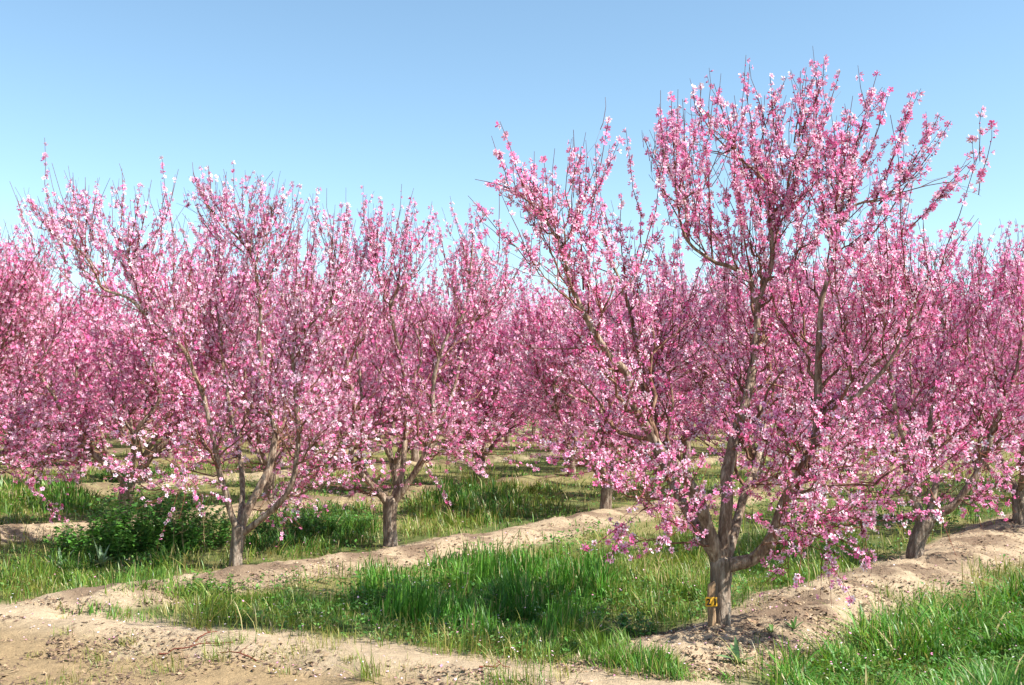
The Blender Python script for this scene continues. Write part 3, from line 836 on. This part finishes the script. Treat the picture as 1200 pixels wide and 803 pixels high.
# ------------------------------------------------------------------ the orchard behind
LAB_FAR = 'pink blossoming peach tree massed among others in the orchard behind the front rows'
G_FAR = 'peach trees massed in the orchard behind'
pool = [g_a1, g_a2, g_a3, g_a4, g_b, g_c, g_r1]
heroes = [(MAIN[0], MAIN[1]), (-2.66, 10.2), (-1.36, 11.9), (4.08, 10.84)]
r5 = np.random.default_rng(55)
nfar = 0
for k in range(0, 18):
    s = ROW0 - k * ROWGAP
    t0 = (1.47 * RD[0] + 7.56 * RD[1]) if k == 0 else (-7.0 * RD[0] + 12.5 * RD[1])
    for j in range(-18, 34):
        gap = 4.2 if k < 2 else (2.7 if k < 4 else 2.1)
        t = t0 + j * gap + r5.normal(0, 0.2) + (0 if k < 3 else r5.uniform(-.2, .2))
        x, y = RN[0] * s + RD[0] * t, RN[1] * s + RD[1] * t
        x += r5.normal(0, 0.08)
        if y < 7 or y > 62: continue
        if headland(x, y) < 0.8: continue
        if abs(x) > 0.48 * y + 2.2: continue
        if any((x - a) ** 2 + (y - b) ** 2 < (2.3 if k < 4 else 1.8) ** 2 for a, b in named + heroes): continue
        place_tree(pool[r5.integers(len(pool) if y > 22 else 4)], P_(x, y), LAB_FAR, G_FAR, r5.uniform(0, 6.28), r5.uniform(1.0, 1.2))
        nfar += 1


# ------------------------------------------------------------------ numbered stake
stake_p = at_depth(834, 735, MAIN[1] - 0.11); stake_p[2] = ground_h(stake_p[0], stake_p[1])
st_t = thing('marker_stake', stake_p, 'weathered wooden stake with a yellow 21 plate against the tall tree trunk', 'stake', rz=0.12)
M_WOOD = bark_mat('stake_wood', (0.20, 0.12, 0.07), (0.30, 0.19, 0.11), (0.40, 0.27, 0.16), 16.0, 0.3)
M_PLATE = plain('yellow_plate', (0.68, 0.36, 0.03), 0.45, 0.10, 60)
M_INK = plain('black_ink', (0.012, 0.010, 0.010), 0.5, 0.1, 60)
hw, hd, hh = 0.027, 0.013, 0.30
def loft(rings):
    n = len(rings[0]); v = np.array([p for rg in rings for p in rg]); q = []
    for k in range(len(rings) - 1):
        for j in range(n):
            q.append((k * n + j, k * n + (j + 1) % n, (k + 1) * n + (j + 1) % n, (k + 1) * n + j))
    return v, [np.array(q), np.array([list(range((len(rings) - 1) * n, len(rings) * n))]), np.array([list(range(n))[::-1]])]
c8 = [(-1, -.7), (-.8, -1), (.8, -1), (1, -.7), (1, .7), (.8, 1), (-.8, 1), (-1, .7)]
rings = []
for z, k in ((-.12, .8), (0, 1), (.06, 1.02), (.13, .97), (.2, 1.0), (.28, .98), (.295, .9)):
    rings.append([(a * hw * k + 0.003 * math.sin(z * 30), b * hd * k, z + (0.012 * a if z > .27 else 0)) for a, b in c8])
v, f = loft(rings)
link('post', mesh_from('post', v, f, M_WOOD), st_t)
pw, ph = 0.043, 0.033
rings = [[(a * pw * s, -hd - 0.003 - d, 0.165 + b * ph * s) for a, b in ((-1, -.92), (-.92, -1), (.92, -1), (1, -.92), (1, .92), (.92, 1), (-.92, 1), (-1, .92))] for d, s in ((0, 1), (.0022, 1), (.003, .975))]
v, f = loft(rings)
plate = link('number_plate', mesh_from('number_plate', v, f, M_PLATE), st_t)
plate.location.x = -0.006
for ch, dx in (('2', -0.036), ('1', 0.012)):
    cu = bpy.data.curves.new('digit', 'FONT'); cu.body = ch; cu.size = 0.060; cu.extrude = 0.0006; cu.offset = 0.0024
    to = bpy.data.objects.new('digit', cu); COL.objects.link(to)
    me = bpy.data.meshes.new_from_object(to)
    bpy.data.objects.remove(to); bpy.data.curves.remove(cu)
    me.materials.clear(); me.materials.append(M_INK)
    o = link('digit', me, plate)
    o.rotation_euler = (math.pi / 2, 0, 0); o.location = (dx, -hd - 0.0075, 0.165 - 0.021)
# ------------------------------------------------------------------ grass
def in_poly(x, y, poly):
    inside = np.zeros(len(x), bool)
    n = len(poly)
    for i in range(n):
        x0, y0 = poly[i]; x1, y1 = poly[(i + 1) % n]
        c = ((y0 > y) != (y1 > y)) & (x < (x1 - x0) * (y - y0) / ((y1 - y0) if y1 != y0 else 1e-9) + x0)
        inside ^= c
    return inside

def sample_poly(poly, n, soft=5):
    p = np.array(poly, float); lo, hi = p.min(0), p.max(0)
    out = np.zeros((0, 2))
    while len(out) < n:
        q = rng.uniform(lo, hi, (n * 2, 2))
        q = q[in_poly(q[:, 0], q[:, 1], poly)]
        out = np.vstack([out, q])
    out = out[:n]
    d = rng.normal(0, soft, (n, 2)) * [1.5, 0.6]
    out = out + d
    return on_ground(out[:, 0], np.maximum(out[:, 1], 496))

def blades(pos, hmin, hmax, w, cols, curl=0.5, clump=0.0):
    """one tapered, curling ribbon per position"""
    n = len(pos)
    pos = pos.copy()
    patch = sstep(fbm(pos[:, 0] * 2.6, pos[:, 1] * 2.6, 91, 3), .25, .75)
    h = rng.uniform(hmin, hmax, n) * (0.25 + 1.5 * patch) * np.where(rng.random(n) < 0.05, 1.35, 1)
    az = 12 * fbm(pos[:, 0] * 3.7, pos[:, 1] * 3.7, 93, 2) + rng.normal(0, 1.0, n)
    d = np.stack([np.cos(az), np.sin(az), np.zeros(n)], -1)
    side = np.stack([-np.sin(az + rng.normal(0, .5, n)), np.cos(az), np.zeros(n)], -1)
    lean = np.abs(rng.normal(0, curl, n)) * h
    bent = rng.random(n) < 0.18
    lean = np.where(bent, h * rng.uniform(.9, 1.5, n), lean); h = np.where(bent, h * .5, h)
    dist = np.linalg.norm(pos[:, :2], axis=1)
    ww = w * rng.uniform(0.6, 1.3, n) * np.clip(dist / 9.0, 0.8, 3.0)
    V = np.zeros((n, 7, 3)); 
    for k, (u, wf) in enumerate(((0, .8), (.4, 1.0), (.75, .7))):
        c = pos + d * (lean * u ** 1.8)[:, None]; c[:, 2] += h * u * (1 - 0.12 * u * curl) - 0.01
        V[:, 2 * k] = c - side * (ww * wf * .5)[:, None]; V[:, 2 * k + 1] = c + side * (ww * wf * .5)[:, None]
    V[:, 6] = pos + d * lean[:, None]; V[:, 6, 2] += h * (0.97 - 0.2 * curl)
    b = (np.arange(n) * 7)[:, None]
    q = np.concatenate([b + [0, 1, 3, 2], b + [2, 3, 5, 4]]); t = b + [4, 5, 6]
    cols = np.array(cols)
    cn = np.clip(fbm(pos[:, 0] * 1.7, pos[:, 1] * 1.7, 95, 3) * 1.6 - .3 + rng.normal(0, .28, n), 0, .999)
    ci = cols[(cn * len(cols)).astype(int)] * rng.uniform(0.75, 1.3, (n, 1))
    straw = rng.random(n) < 0.07
    ci[straw] = np.array([.42, .35, .17]) * rng.uniform(.8, 1.2, (straw.sum(), 1))
    Cc = np.repeat(ci[:, None], 7, 1)
    return V.reshape(-1, 3), [q, t], Cc.reshape(-1, 3)

def stuff_blades(name, pos, *a, label=None, cat='grass', **k):
    v, f, c = blades(pos, *a, **k)
    o = link(name, mesh_from(name, v, f, M_GRASS, c))
    return tag(o, label, cat, kind='stuff')

RICH = [(.12, .27, .035), (.085, .24, .028), (.06, .19, .02), (.05, .15, .018)]
DARK = [(.07, .18, .025), (.05, .14, .02), (.035, .11, .015)]
YEL = [(.17, .24, .035), (.22, .26, .05), (.12, .20, .03), (.30, .27, .09)]
DRY = [(.34, .29, .11), (.26, .26, .07), (.40, .34, .16), (.15, .20, .04)]
MID = [(.12, .23, .035), (.09, .20, .03), (.18, .27, .045)]

stuff_blades('tall_grass', sample_poly([(405, 705), (445, 668), (540, 660), (640, 655), (705, 668), (725, 695), (705, 730), (640, 762), (540, 748), (450, 735)], 9500), .11, .24, .0095, RICH, curl=.3, label='tall rich green grass between the two sandy banks')
stuff_blades('tall_grass', sample_poly([(900, 850), (915, 800), (975, 775), (1020, 748), (1090, 730), (1200, 700), (1330, 690), (1330, 860)], 14000, 8), .09, .20, .012, MID[2:] + RICH + MID[:1], curl=.75, label='lush green grass filling the lower right corner')
stuff_blades('low_grass', sample_poly([(190, 694), (300, 698), (410, 700), (450, 733), (330, 718), (240, 712)], 5500), .03, .085, .0085, YEL[:1] + MID + RICH[:2], curl=.5, label='green grass strip between the bare track and the left sandy bank')
stuff_blades('low_grass', sample_poly([(690, 650), (800, 628), (832, 640), (838, 700), (790, 728), (700, 715)], 8000), .06, .17, .007, YEL + MID, curl=.5, label='yellow green grass left of the tagged trunk')
stuff_blades('low_grass', sample_poly([(560, 748), (700, 730), (740, 765), (870, 800), (780, 795), (640, 772)], 4200, 4), .04, .10, .008, MID + RICH[:2], curl=.6, label='low green grass fringe along the edge of the pale track')
stuff_blades('low_grass', sample_poly([(862, 690), (870, 640), (940, 620), (1010, 640), (990, 672), (930, 690)], 5000), .08, .2, .0065, MID + YEL[:2], curl=.5, label='green grass behind the tagged trunk on its right')
stuff_blades('low_grass', sample_poly([(285, 650), (310, 605), (430, 595), (448, 632), (380, 645)], 5000), .07, .16, .008, DARK + MID[:1], curl=.5, label='dark green grass between the two trunks left of centre')
stuff_blades('low_grass', sample_poly([(470, 630), (480, 595), (570, 565), (660, 575), (640, 602), (560, 618)], 7000), .08, .2, .006, YEL + MID[:1], curl=.5, label='sunny yellow green grass right of the central trunk')
stuff_blades('tall_grass', sample_poly([(500, 590), (530, 575), (580, 575), (610, 600), (580, 612), (530, 605)], 2800), .12, .26, .008, DARK, curl=.4, label='dark green grass clump in the gap right of centre')
stuff_blades('tall_grass', sample_poly([(-40, 600), (-40, 570), (60, 568), (105, 580), (110, 600), (40, 605)], 3400), .09, .19, .008, RICH[1:3] + MID, curl=.4, label='bright green grass under the hanging sprays at the left edge')
stuff_blades('low_grass', sample_poly([(-40, 690), (20, 675), (110, 670), (200, 680), (210, 695), (100, 688), (-40, 700)], 2600), .06, .16, .0065, MID + YEL[:2], curl=.5, label='short green grass at the left end of the track edge')

stuff_blades('low_grass', sample_poly([(225, 712), (330, 722), (450, 736), (640, 764), (700, 776), (640, 778), (450, 750), (330, 734), (225, 726)], 2600, 4), .03, .10, .008, YEL[:2] + MID, curl=.7, label='thin grass along the front edge of the green strip, beside the track')
stuff_blades('low_grass', sample_poly([(70, 690), (60, 655), (110, 625), (230, 620), (225, 650), (175, 690)], 4000), .05, .15, .009, DARK + MID, curl=.6, label='mixed green grass round the leafy bushes on the left')
# general cover between the rows
n = 85000
qx = rng.uniform(-60, 1260, n); qy = 503 + (800 - 503) * rng.random(n) ** 1.25
gp = on_ground(qx, qy)
d = headland(gp[:, 0], gp[:, 1]); bb = berm(gp[:, 0], gp[:, 1])
pat = fbm(gp[:, 0] * 0.55, gp[:, 1] * 0.55, 131, 4)
keep = (d > -0.05 + .25 * (pat - .5)) & (np.abs(gp[:, 0]) < 40) & (rng.random(n) > sstep(bb, 0.10, 0.45) * (1 - .6 * sstep(gp[:, 1], 12, 24))) & (rng.random(n) < 0.4 + 0.6 * sstep(pat, 0.38, 0.55))
gp = gp[keep]; pat = pat[keep]
lush = pat + rng.normal(0, .05, len(pat)) > 0.55
stuff_blades('orchard_grass', gp[lush], .04, .125, .007, MID + DARK[1:] + RICH[:1], curl=.5, label='green grass growing between the orchard rows')
stuff_blades('dry_grass', gp[~lush], .06, .18, .006, YEL + DRY[:2], curl=.6, label='yellowish short grass between the orchard rows')
# thin growth on the track and banks
qx = rng.uniform(-40, 900, 9000); qy = rng.uniform(690, 830, 9000)
gp = on_ground(qx, qy); pat = fbm(gp[:, 0] * 1.5, gp[:, 1] * 1.5, 151, 3)
gp = gp[pat > 0.56]
stuff_blades('sparse_grass', gp, .02, .06, .005, YEL + DRY, curl=.7, label='sparse short grass blades scattered over the bare track')

# low broad leaves mixed into the grass
n = 60000
qx = rng.uniform(-60, 1260, n); qy = 560 + (815 - 560) * rng.random(n)
gp = on_ground(qx, qy)
pat = fbm(gp[:, 0] * 1.1 + 9, gp[:, 1] * 1.1, 181, 3); hd_ = headland(gp[:, 0], gp[:, 1]); bb = berm(gp[:, 0], gp[:, 1])
gp = gp[(hd_ > .1) & (bb < .35) & (pat > .5)][:15000]
n = len(gp)
L = rng.uniform(.02, .05, n) * np.clip(gp[:, 1] / 9, .8, 1.8); az = rng.uniform(0, 6.28, n)
gp[:, 2] += rng.uniform(.01, .13, n)
o_ = unit(np.stack([np.cos(az), np.sin(az), rng.uniform(-.2, .8, n)], -1)); sd_ = unit(np.cross(o_, np.array([0, 0, 1.]) + rng.normal(0, .3, (n, 3)))); nr_ = np.cross(sd_, o_)
V = np.stack([gp, gp + o_ * (L * .5)[:, None] - sd_ * (L * .28)[:, None] + nr_ * (L * .08)[:, None], gp + o_ * (L * .5)[:, None], gp + o_ * (L * .5)[:, None] + sd_ * (L * .28)[:, None] + nr_ * (L * .08)[:, None], gp + o_ * L[:, None]], 1)
b = (np.arange(n) * 5)[:, None]
T = np.concatenate([b + [0, 2, 1], b + [0, 3, 2], b + [1, 2, 4], b + [2, 3, 4]])
lc = np.array([(.07, .19, .03), (.10, .24, .04), (.14, .26, .06), (.06, .15, .03)])
cc = np.repeat((lc[rng.integers(4, size=n)] * rng.uniform(.8, 1.2, (n, 1)))[:, None], 5, 1)
tag(link('ground_weeds', mesh_from('ground_weeds', V.reshape(-1, 3), [T], M_LEAF, cc.reshape(-1, 3))), 'low broad leaved weeds mixed into the grass', 'weeds', kind='stuff')

# ------------------------------------------------------------------ single plants
def tuft(px, py, h, n, w, spread_, cols, label, curl=.6):
    p = on_ground(px, py)
    q = np.repeat(p[None], n, 0) * 0
    q[:, :2] = rng.normal(0, spread_, (n, 2)); 
    q[:, 2] = ground_h(p[0] + q[:, 0], p[1] + q[:, 1]) - p[2]
    v, f, c = blades(q, h * .5, h, w, cols, curl=curl)
    o = thing('grass_tuft', p, label, 'grass tuft', 'grass tufts on the bare track')
    tag(link('blades', mesh_from('blades', v, f, M_GRASS, c), o), kind='stuff')

tuft(435, 795, .22, 70, .006, .045, MID + YEL[:2], 'upright spiky grass tuft on the bare track, below the centre left')
tuft(600, 806, .15, 220, .006, .11, YEL + MID[:1], 'wide yellow green grass tuft cut by the bottom edge of the photo')
tuft(358, 762, .09, 160, .005, .14, YEL + DRY[:2], 'flat yellowish grass tuft on the track left of the spiky tuft')
tuft(268, 755, .10, 90, .006, .07, MID, 'small bright green tuft on brown soil at the track')
tuft(228, 735, .10, 110, .006, .08, MID + YEL, 'green tuft at the foot of the low bank below the pale trunk')
tuft(140, 722, .09, 50, .006, .06, YEL, 'thin tuft on brown soil at the far left of the track')
tuft(75, 745, .13, 30, .006, .03, MID + YEL, 'narrow upright tuft at the left of the track')
tuft(20, 700, .08, 130, .006, .16, YEL + DRY[:2], 'broad faded grass tuft at the left edge')
tuft(70, 798, .06, 90, .006, .10, YEL, 'low faded tuft in the bottom left corner')
tuft(172, 705, .11, 50, .006, .05, MID, 'small tuft on the pale sand crest at left')
tuft(480, 790, .06, 60, .005, .08, YEL, 'small sparse tuft right of the spiky tuft')
tuft(1045, 700, .14, 70, .006, .06, YEL + MID, 'yellow green tuft on the sandy bank in front of the leaning tree')
tuft(1160, 672, .13, 110, .007, .12, MID + DARK[:1], 'green tuft on the sandy bank near the right edge')

TUFT_AT = ['nearest the left edge', 'second from the left near the bottom', 'at the bottom left of the long stick', 'just right of the bent stick',
           'at the bottom below the short dark stick', 'on the sandy crest left of the spiky tuft', 'between the flat tuft and the spiky tuft',
           'beside the grass strip right of the spiky tuft', 'on pale sand right of the wide yellow tuft', 'rightmost on the pale sand', 'above the long stick at left', 'between the long stick and the short dark stick']
for k_, (px, py) in enumerate([(40, 770), (118, 775), (200, 788), (310, 742), (330, 790), (395, 748), (410, 775), (520, 765), (660, 795), (720, 790), (150, 755), (255, 775)]):
    tuft(px, py, .07 + .04 * (k_ % 3), 30 + 12 * (k_ % 4), .006, .03 + .012 * (k_ % 3), (MID + YEL) if k_ % 2 else YEL, 'small weedy tuft on the track, ' + TUFT_AT[k_])

M_STALK = plain('dry_stalk', (0.34, 0.26, 0.13), 0.9, 0.2, 50)
def leaf_mesh(L, W, col, droop, fold=0.25, segs=5):
    """a pointed, folded, arching leaf along +Y"""
    u = np.linspace(0, 1, segs)
    w = W * np.sin(np.pi * np.clip(u * 0.88 + 0.12, 0, 1)) ** 0.8
    y = L * u * (1 - 0.25 * droop * u); z = L * (0.75 * u - droop * u * u)
    v, c = [], []
    for k in range(segs):
        v += [(-w[k] / 2, y[k], z[k] + fold * w[k] * .5), (0, y[k], z[k]), (w[k] / 2, y[k], z[k] + fold * w[k] * .5)]
        c += [col, tuple(1.35 * t for t in col), col]
    q = []
    for k in range(segs - 1):
        a = 3 * k
        q += [(a, a + 1, a + 4, a + 3), (a + 1, a + 2, a + 5, a + 4)]
    return mesh_from('leaf', np.array(v), [np.array(q)], M_LEAF, np.array(c), smooth=True)

def rosette(px, py, n, L, W, col, label, droop=.35, group=None):
    p = on_ground(px, py)
    t = thing('broadleaf_weed', p, label, 'weed', group)
    ms = [leaf_mesh(L, W, col, droop), leaf_mesh(L * .8, W * .9, tuple(c * 1.2 for c in col), droop * 1.3), leaf_mesh(L * 1.1, W * .8, col, droop * .5)]
    for k in range(n):
        o = link('leaf', ms[k % 3], t, (0, 0, 0.005))
        o.rotation_euler = (random.uniform(-.2, .75 if k % 2 else .3), random.uniform(-.2, .2), k * 2.4 + random.uniform(-.3, .3))
        o.scale = (random.uniform(.8, 1.15),) * 3
    return t
GREY = (.17, .25, .13)
rosette(866, 778, 9, .15, .042, (.13, .22, .09), 'grey green broad leaved weed at the foot of the tagged bank', .3)
rosette(237, 703, 12, .17, .035, (.07, .17, .03), 'lance leaved green weed at the edge of the track', .3)
rosette(70, 668, 14, .22, .05, GREY, 'pale grey green weed in front of the leafy bush, left one', .3)
rosette(118, 664, 14, .22, .05, GREY, 'pale grey green weed in front of the leafy bush, right one', .25)
rosette(905, 742, 7, .07, .022, (.09, .17, .04), 'tiny green weed on the sandy bank right of the tagged trunk', .3)
rosette(930, 738, 7, .09, .022, (.07, .15, .04), 'small dark weed on the bank among dry litter', .3)

def leafy_bush(px, py, rx, ry, h, n, leaf, cols, label, y=None):
    """upright stems bearing many small leaves"""
    p = on_ground(px, py)
    t = thing('weed_bush', p, label, 'weed')
    ns = max(12, n // 45)
    a = rng.uniform(0, 6.28, ns); rr = np.sqrt(rng.random(ns))
    base = np.stack([np.cos(a) * rr * rx, np.sin(a) * rr * ry, np.zeros(ns)], -1)
    base[:, 2] = ground_h(p[0] + base[:, 0], p[1] + base[:, 1]) - p[2]
    hh = h * rng.uniform(.55, 1.05, ns) * (1.1 - .45 * rr ** 2)
    d = unit(np.stack([base[:, 0] * .5 + rng.normal(0, .12, ns), base[:, 1] * .5 + rng.normal(0, .12, ns), np.ones(ns)], -1))
    P = curve_batch(base, d, hh, 6, np.zeros(ns), .08, rng)
    v, f = tubes(P, np.full((ns, 6), .004) * np.linspace(1, .4, 6), 4)
    tag(link('stems', mesh_from('stems', v, f, plain('stem', (.10, .14, .04), .7, .2, 40)), t), kind='stuff')
    i = rng.integers(0, ns, n); k = rng.uniform(.08, .999, n) * 5; k0 = k.astype(int); fr = (k - k0)[:, None]
    q = P[i, k0] * (1 - fr) + P[i, k0 + 1] * fr
    az = rng.uniform(0, 6.28, n)
    out = np.stack([np.cos(az), np.sin(az), rng.uniform(-.2, .7, n)], -1); out = unit(out)
    side = unit(np.cross(out, np.array([0, 0, 1.0]) + rng.normal(0, .35, (n, 3)))); nr = np.cross(side, out)
    L = leaf * rng.uniform(.5, 1.3, n)
    q = q + out * (L * .25)[:, None]
    V = np.stack([q, q + out * (L * .45)[:, None] - side * (L * .3)[:, None] + nr * (L * .06)[:, None], q + out * (L * .45)[:, None],
                  q + out * (L * .45)[:, None] + side * (L * .3)[:, None] + nr * (L * .06)[:, None], q + out * L[:, None] - nr * (L * .15)[:, None]], 1)
    b = (np.arange(n) * 5)[:, None]
    T = np.concatenate([b + [0, 2, 1], b + [0, 3, 2], b + [1, 2, 4], b + [2, 3, 4]])
    cols = np.array(cols); c = np.repeat((cols[rng.integers(len(cols), size=n)] * rng.uniform(.75, 1.25, (n, 1)))[:, None], 5, 1)
    tag(link('leaves', mesh_from('leaves', V.reshape(-1, 3), [T], M_LEAF, c.reshape(-1, 3)), t), kind='stuff')
    return t
BUSH = [(.07, .19, .03), (.10, .26, .04), (.14, .31, .055), (.08, .20, .045)]
leafy_bush(115, 652, .42, .4, .52, 2800, .06, BUSH, 'dark green leafy bush left of the pale forked trunk, leftmost of the mass')
leafy_bush(170, 646, .5, .45, .78, 4600, .06, BUSH, 'tallest dark green leafy bush left of the pale forked trunk')
leafy_bush(226, 642, .42, .4, .62, 3000, .055, BUSH, 'dark green leafy bush just left of the pale forked trunk')
leafy_bush(345, 628, .5, .4, .34, 2600, .04, BUSH[:2] + [(.06, .15, .04)], 'dark low leafy bush just right of the pale forked trunk')
leafy_bush(405, 622, .4, .4, .28, 1800, .04, BUSH[:2] + [(.06, .15, .04)], 'dark low leafy bush just left of the central trunk')
leafy_bush(745, 742, .16, .14, .16, 500, .035, BUSH, 'small dark leafy weed in the shade left of the tagged trunk')
leafy_bush(470, 715, .35, .25, .26, 1700, .03, BUSH + MID[:1], 'leafy weed patch at the left end of the tall grass')
leafy_bush(165, 566, .8, .5, .35, 1500, .07, BUSH, 'low dark leafy weed behind the strip of sand on the left')
leafy_bush(250, 690, .3, .2, .14, 700, .03, BUSH + MID, 'low leafy weed at the foot of the left bank')

# dry stalks
for px, py, h, lab in [(205, 655, .55, 'brown dry stalk left of the pale forked trunk, left one'), (216, 658, .48, 'brown dry stalk left of the pale forked trunk, right one'),
                       (238, 660, .5, 'dry stalk standing beside the pale forked trunk'), (757, 690, .42, 'thin dark stalk standing in the yellow green grass'),
                       (770, 700, .6, 'tallest thin stalk in the yellow green grass'), (545, 700, .5, 'bleached stalk standing in the tall grass'), (948, 690, .35, 'thin stalk in the grass right of the tagged trunk')]:
    p = on_ground(px, py)
    nside = 7
    P0 = curve_batch(np.zeros((1, 3)), unit(np.array([[random.uniform(-.1, .1), random.uniform(-.1, .1), 1.]])), np.array([h]), 9, np.zeros(1), .05, rng)
    k = rng.integers(3, 8, nside); s = P0[0, k]
    dd = unit(np.stack([rng.normal(0, 1, nside), rng.normal(0, 1, nside), rng.uniform(.6, 1.2, nside)], -1))
    P1 = curve_batch(s, dd, rng.uniform(.05, .13, nside), 9, np.zeros(nside), .08, rng)
    v, f = tubes(np.vstack([P0, P1]), np.vstack([np.linspace(.004, .0015, 9)[None], np.repeat(np.linspace(.002, .001, 9)[None], nside, 0)]), 4)
    tag(link('dry_stalk', mesh_from('dry_stalk', v, f, M_STALK), None, p.tolist()), lab, 'stalk')

# ------------------------------------------------------------------ litter, clods, petals
def ico():
    t = (1 + 5 ** .5) / 2
    v = np.array([(-1, t, 0), (1, t, 0), (-1, -t, 0), (1, -t, 0), (0, -1, t), (0, 1, t), (0, -1, -t), (0, 1, -t), (t, 0, -1), (t, 0, 1), (-t, 0, -1), (-t, 0, 1)]) / 1.9
    f = np.array([(0, 11, 5), (0, 5, 1), (0, 1, 7), (0, 7, 10), (0, 10, 11), (1, 5, 9), (5, 11, 4), (11, 10, 2), (10, 7, 6), (7, 1, 8), (3, 9, 4), (3, 4, 2), (3, 2, 6), (3, 6, 8), (3, 8, 9), (4, 9, 5), (2, 4, 11), (6, 2, 10), (8, 6, 7), (9, 8, 1)])
    return v, f
def bare_points(n, ylo, yhi, need_berm=None):
    qx = rng.uniform(-40, 1240, n); qy = ylo + (yhi - ylo) * rng.random(n)
    p = on_ground(qx, qy); b = berm(p[:, 0], p[:, 1]); d = headland(p[:, 0], p[:, 1])
    return p, b, d
p, b, d = bare_points(26000, 560, 815)
ok = ((b > .3) & (d > 0)) | ((d < -.05) & (rng.random(len(p)) < .05) & (p[:, 0] < 1.6))
p = p[ok][:3600]
iv, it = ico(); n = len(p)
s = np.clip(rng.lognormal(-5.3, .5, n), .002, .017) * np.where(headland(p[:, 0], p[:, 1]) < 0, .6, 1)
V = iv[None] * rng.uniform(.6, 1.3, (n, 12, 1)) * s[:, None, None] * np.array([1.2, 1.1, .7]) + p[:, None] + np.array([0, 0, .002])
T = it[None] + (np.arange(n) * 12)[:, None, None]
cc = np.where(rng.random((n, 1)) < .25, np.array([[.30, .21, .13]]), np.array([[.43, .33, .215]])) * rng.uniform(.8, 1.1, (n, 1))
tag(link('soil_clods', mesh_from('soil_clods', V.reshape(-1, 3), [T.reshape(-1, 3)], M_CLOD, np.repeat(cc[:, None], 12, 1).reshape(-1, 3))), 'crumbled sandy clods on the banks and the track', 'soil', kind='stuff')

p, b, d = bare_points(42000, 555, 815)
nn = fbm(p[:, 0] * 2, p[:, 1] * 2, 171, 3)
ok = ((b > .25) & (d > 0) & (nn > .40)) | ((d < -.3) & (nn + rng.normal(0, .10, len(p)) > .58) & (p[:, 0] < 1.2))
p = p[ok][:10000]; n = len(p)
az = rng.uniform(0, 6.28, n); L = rng.uniform(.012, .06, n); W = np.where(rng.random(n) < .5, rng.uniform(.002, .005, n), rng.uniform(.006, .014, n))
dx = np.stack([np.cos(az), np.sin(az), rng.normal(0, .25, n)], -1) * L[:, None]; dw = np.stack([-np.sin(az), np.cos(az), rng.normal(0, .4, n)], -1) * W[:, None]
q0 = p + [0, 0, .007]
V = np.stack([q0 - dx * .5, q0 + dw, q0 + dx * .5 + np.array([0, 0, .004]), q0 - dw, q0 + np.array([0, 0, .006])], 1)
bI = (np.arange(n) * 5)[:, None]
T = np.concatenate([bI + [0, 4, 1], bI + [1, 4, 2], bI + [2, 4, 3], bI + [3, 4, 0]])
lc = np.array([(.14, .09, .06), (.22, .145, .09), (.30, .21, .125), (.10, .065, .05)])
cc = lc[rng.integers(4, size=n)]
tag(link('leaf_litter', mesh_from('leaf_litter', V.reshape(-1, 3), [T], M_CLOD, np.repeat(cc[:, None], 5, 1).reshape(-1, 3))), 'dry brown leaf and twig litter on the banks and the track', 'litter', kind='stuff')

n = 2000
qx = rng.uniform(0, 1200, n); qy = rng.uniform(560, 800, n)
p = on_ground(qx, qy); hd_ = headland(p[:, 0], p[:, 1]); p = p[(hd_ > -.8)]; n = len(p)
gr = (berm(p[:, 0], p[:, 1]) < .3) & (headland(p[:, 0], p[:, 1]) > 0)
p[:, 2] += np.where(gr, rng.uniform(.03, .16, n), .008)
az = rng.uniform(0, 6.28, n); s = rng.uniform(.006, .011, n)
e1 = np.stack([np.cos(az), np.sin(az), rng.normal(0, .3, n)], -1) * s[:, None]; e2 = np.stack([-np.sin(az), np.cos(az), rng.normal(0, .3, n)], -1) * s[:, None] * .8
V = np.stack([p - e1, p + e2, p + e1, p - e2], 1); q = np.arange(n * 4).reshape(n, 4)
cc = PAL[rng.choice([0, 0, 1, 3], n)]
tag(link('fallen_petals', mesh_from('fallen_petals', V.reshape(-1, 3), [q], M_PETAL, np.repeat(cc[:, None], 4, 1).reshape(-1, 3))), 'fallen pale pink petals scattered on grass and soil', 'petals', kind='stuff')

# fallen sticks on the track
for px, py, L, a, lab in [(228, 752, .26, 1.1, 'thin bent dry stick leaning on the track near the left'), (185, 768, .5, .35, 'long dry stick lying across the brown soil'),
                          (300, 775, .3, 2.7, 'short dark stick on brown soil at the bottom'), (560, 783, .2, .2, 'small twig on the pale sand at the bottom centre')]:
    p = on_ground(px, py)
    K = 10; u = np.linspace(0, 1, K)
    x = np.cos(a) * u * L + rng.normal(0, .006, K); y = np.sin(a) * u * L * .6 + rng.normal(0, .006, K)
    z = ground_h(p[0] + x, p[1] + y) - p[2] + .008 + .015 * np.sin(u * 3)
    P0 = np.stack([x, y, z], -1)[None]
    s = P0[0, [4, 6]]; P1 = curve_batch(s, unit(np.array([[.5, .6, .35], [-.4, .6, .3]])), np.array([.08, .06]), K, np.zeros(2), .1, rng)
    v, f = tubes(np.vstack([P0, P1]), np.vstack([np.linspace(.006, .003, K)[None], np.repeat(np.linspace(.003, .0015, K)[None], 2, 0)]), 5)
    tag(link('fallen_stick', mesh_from('fallen_stick', v, f, M_TWIG), None, p.tolist()), lab, 'stick')
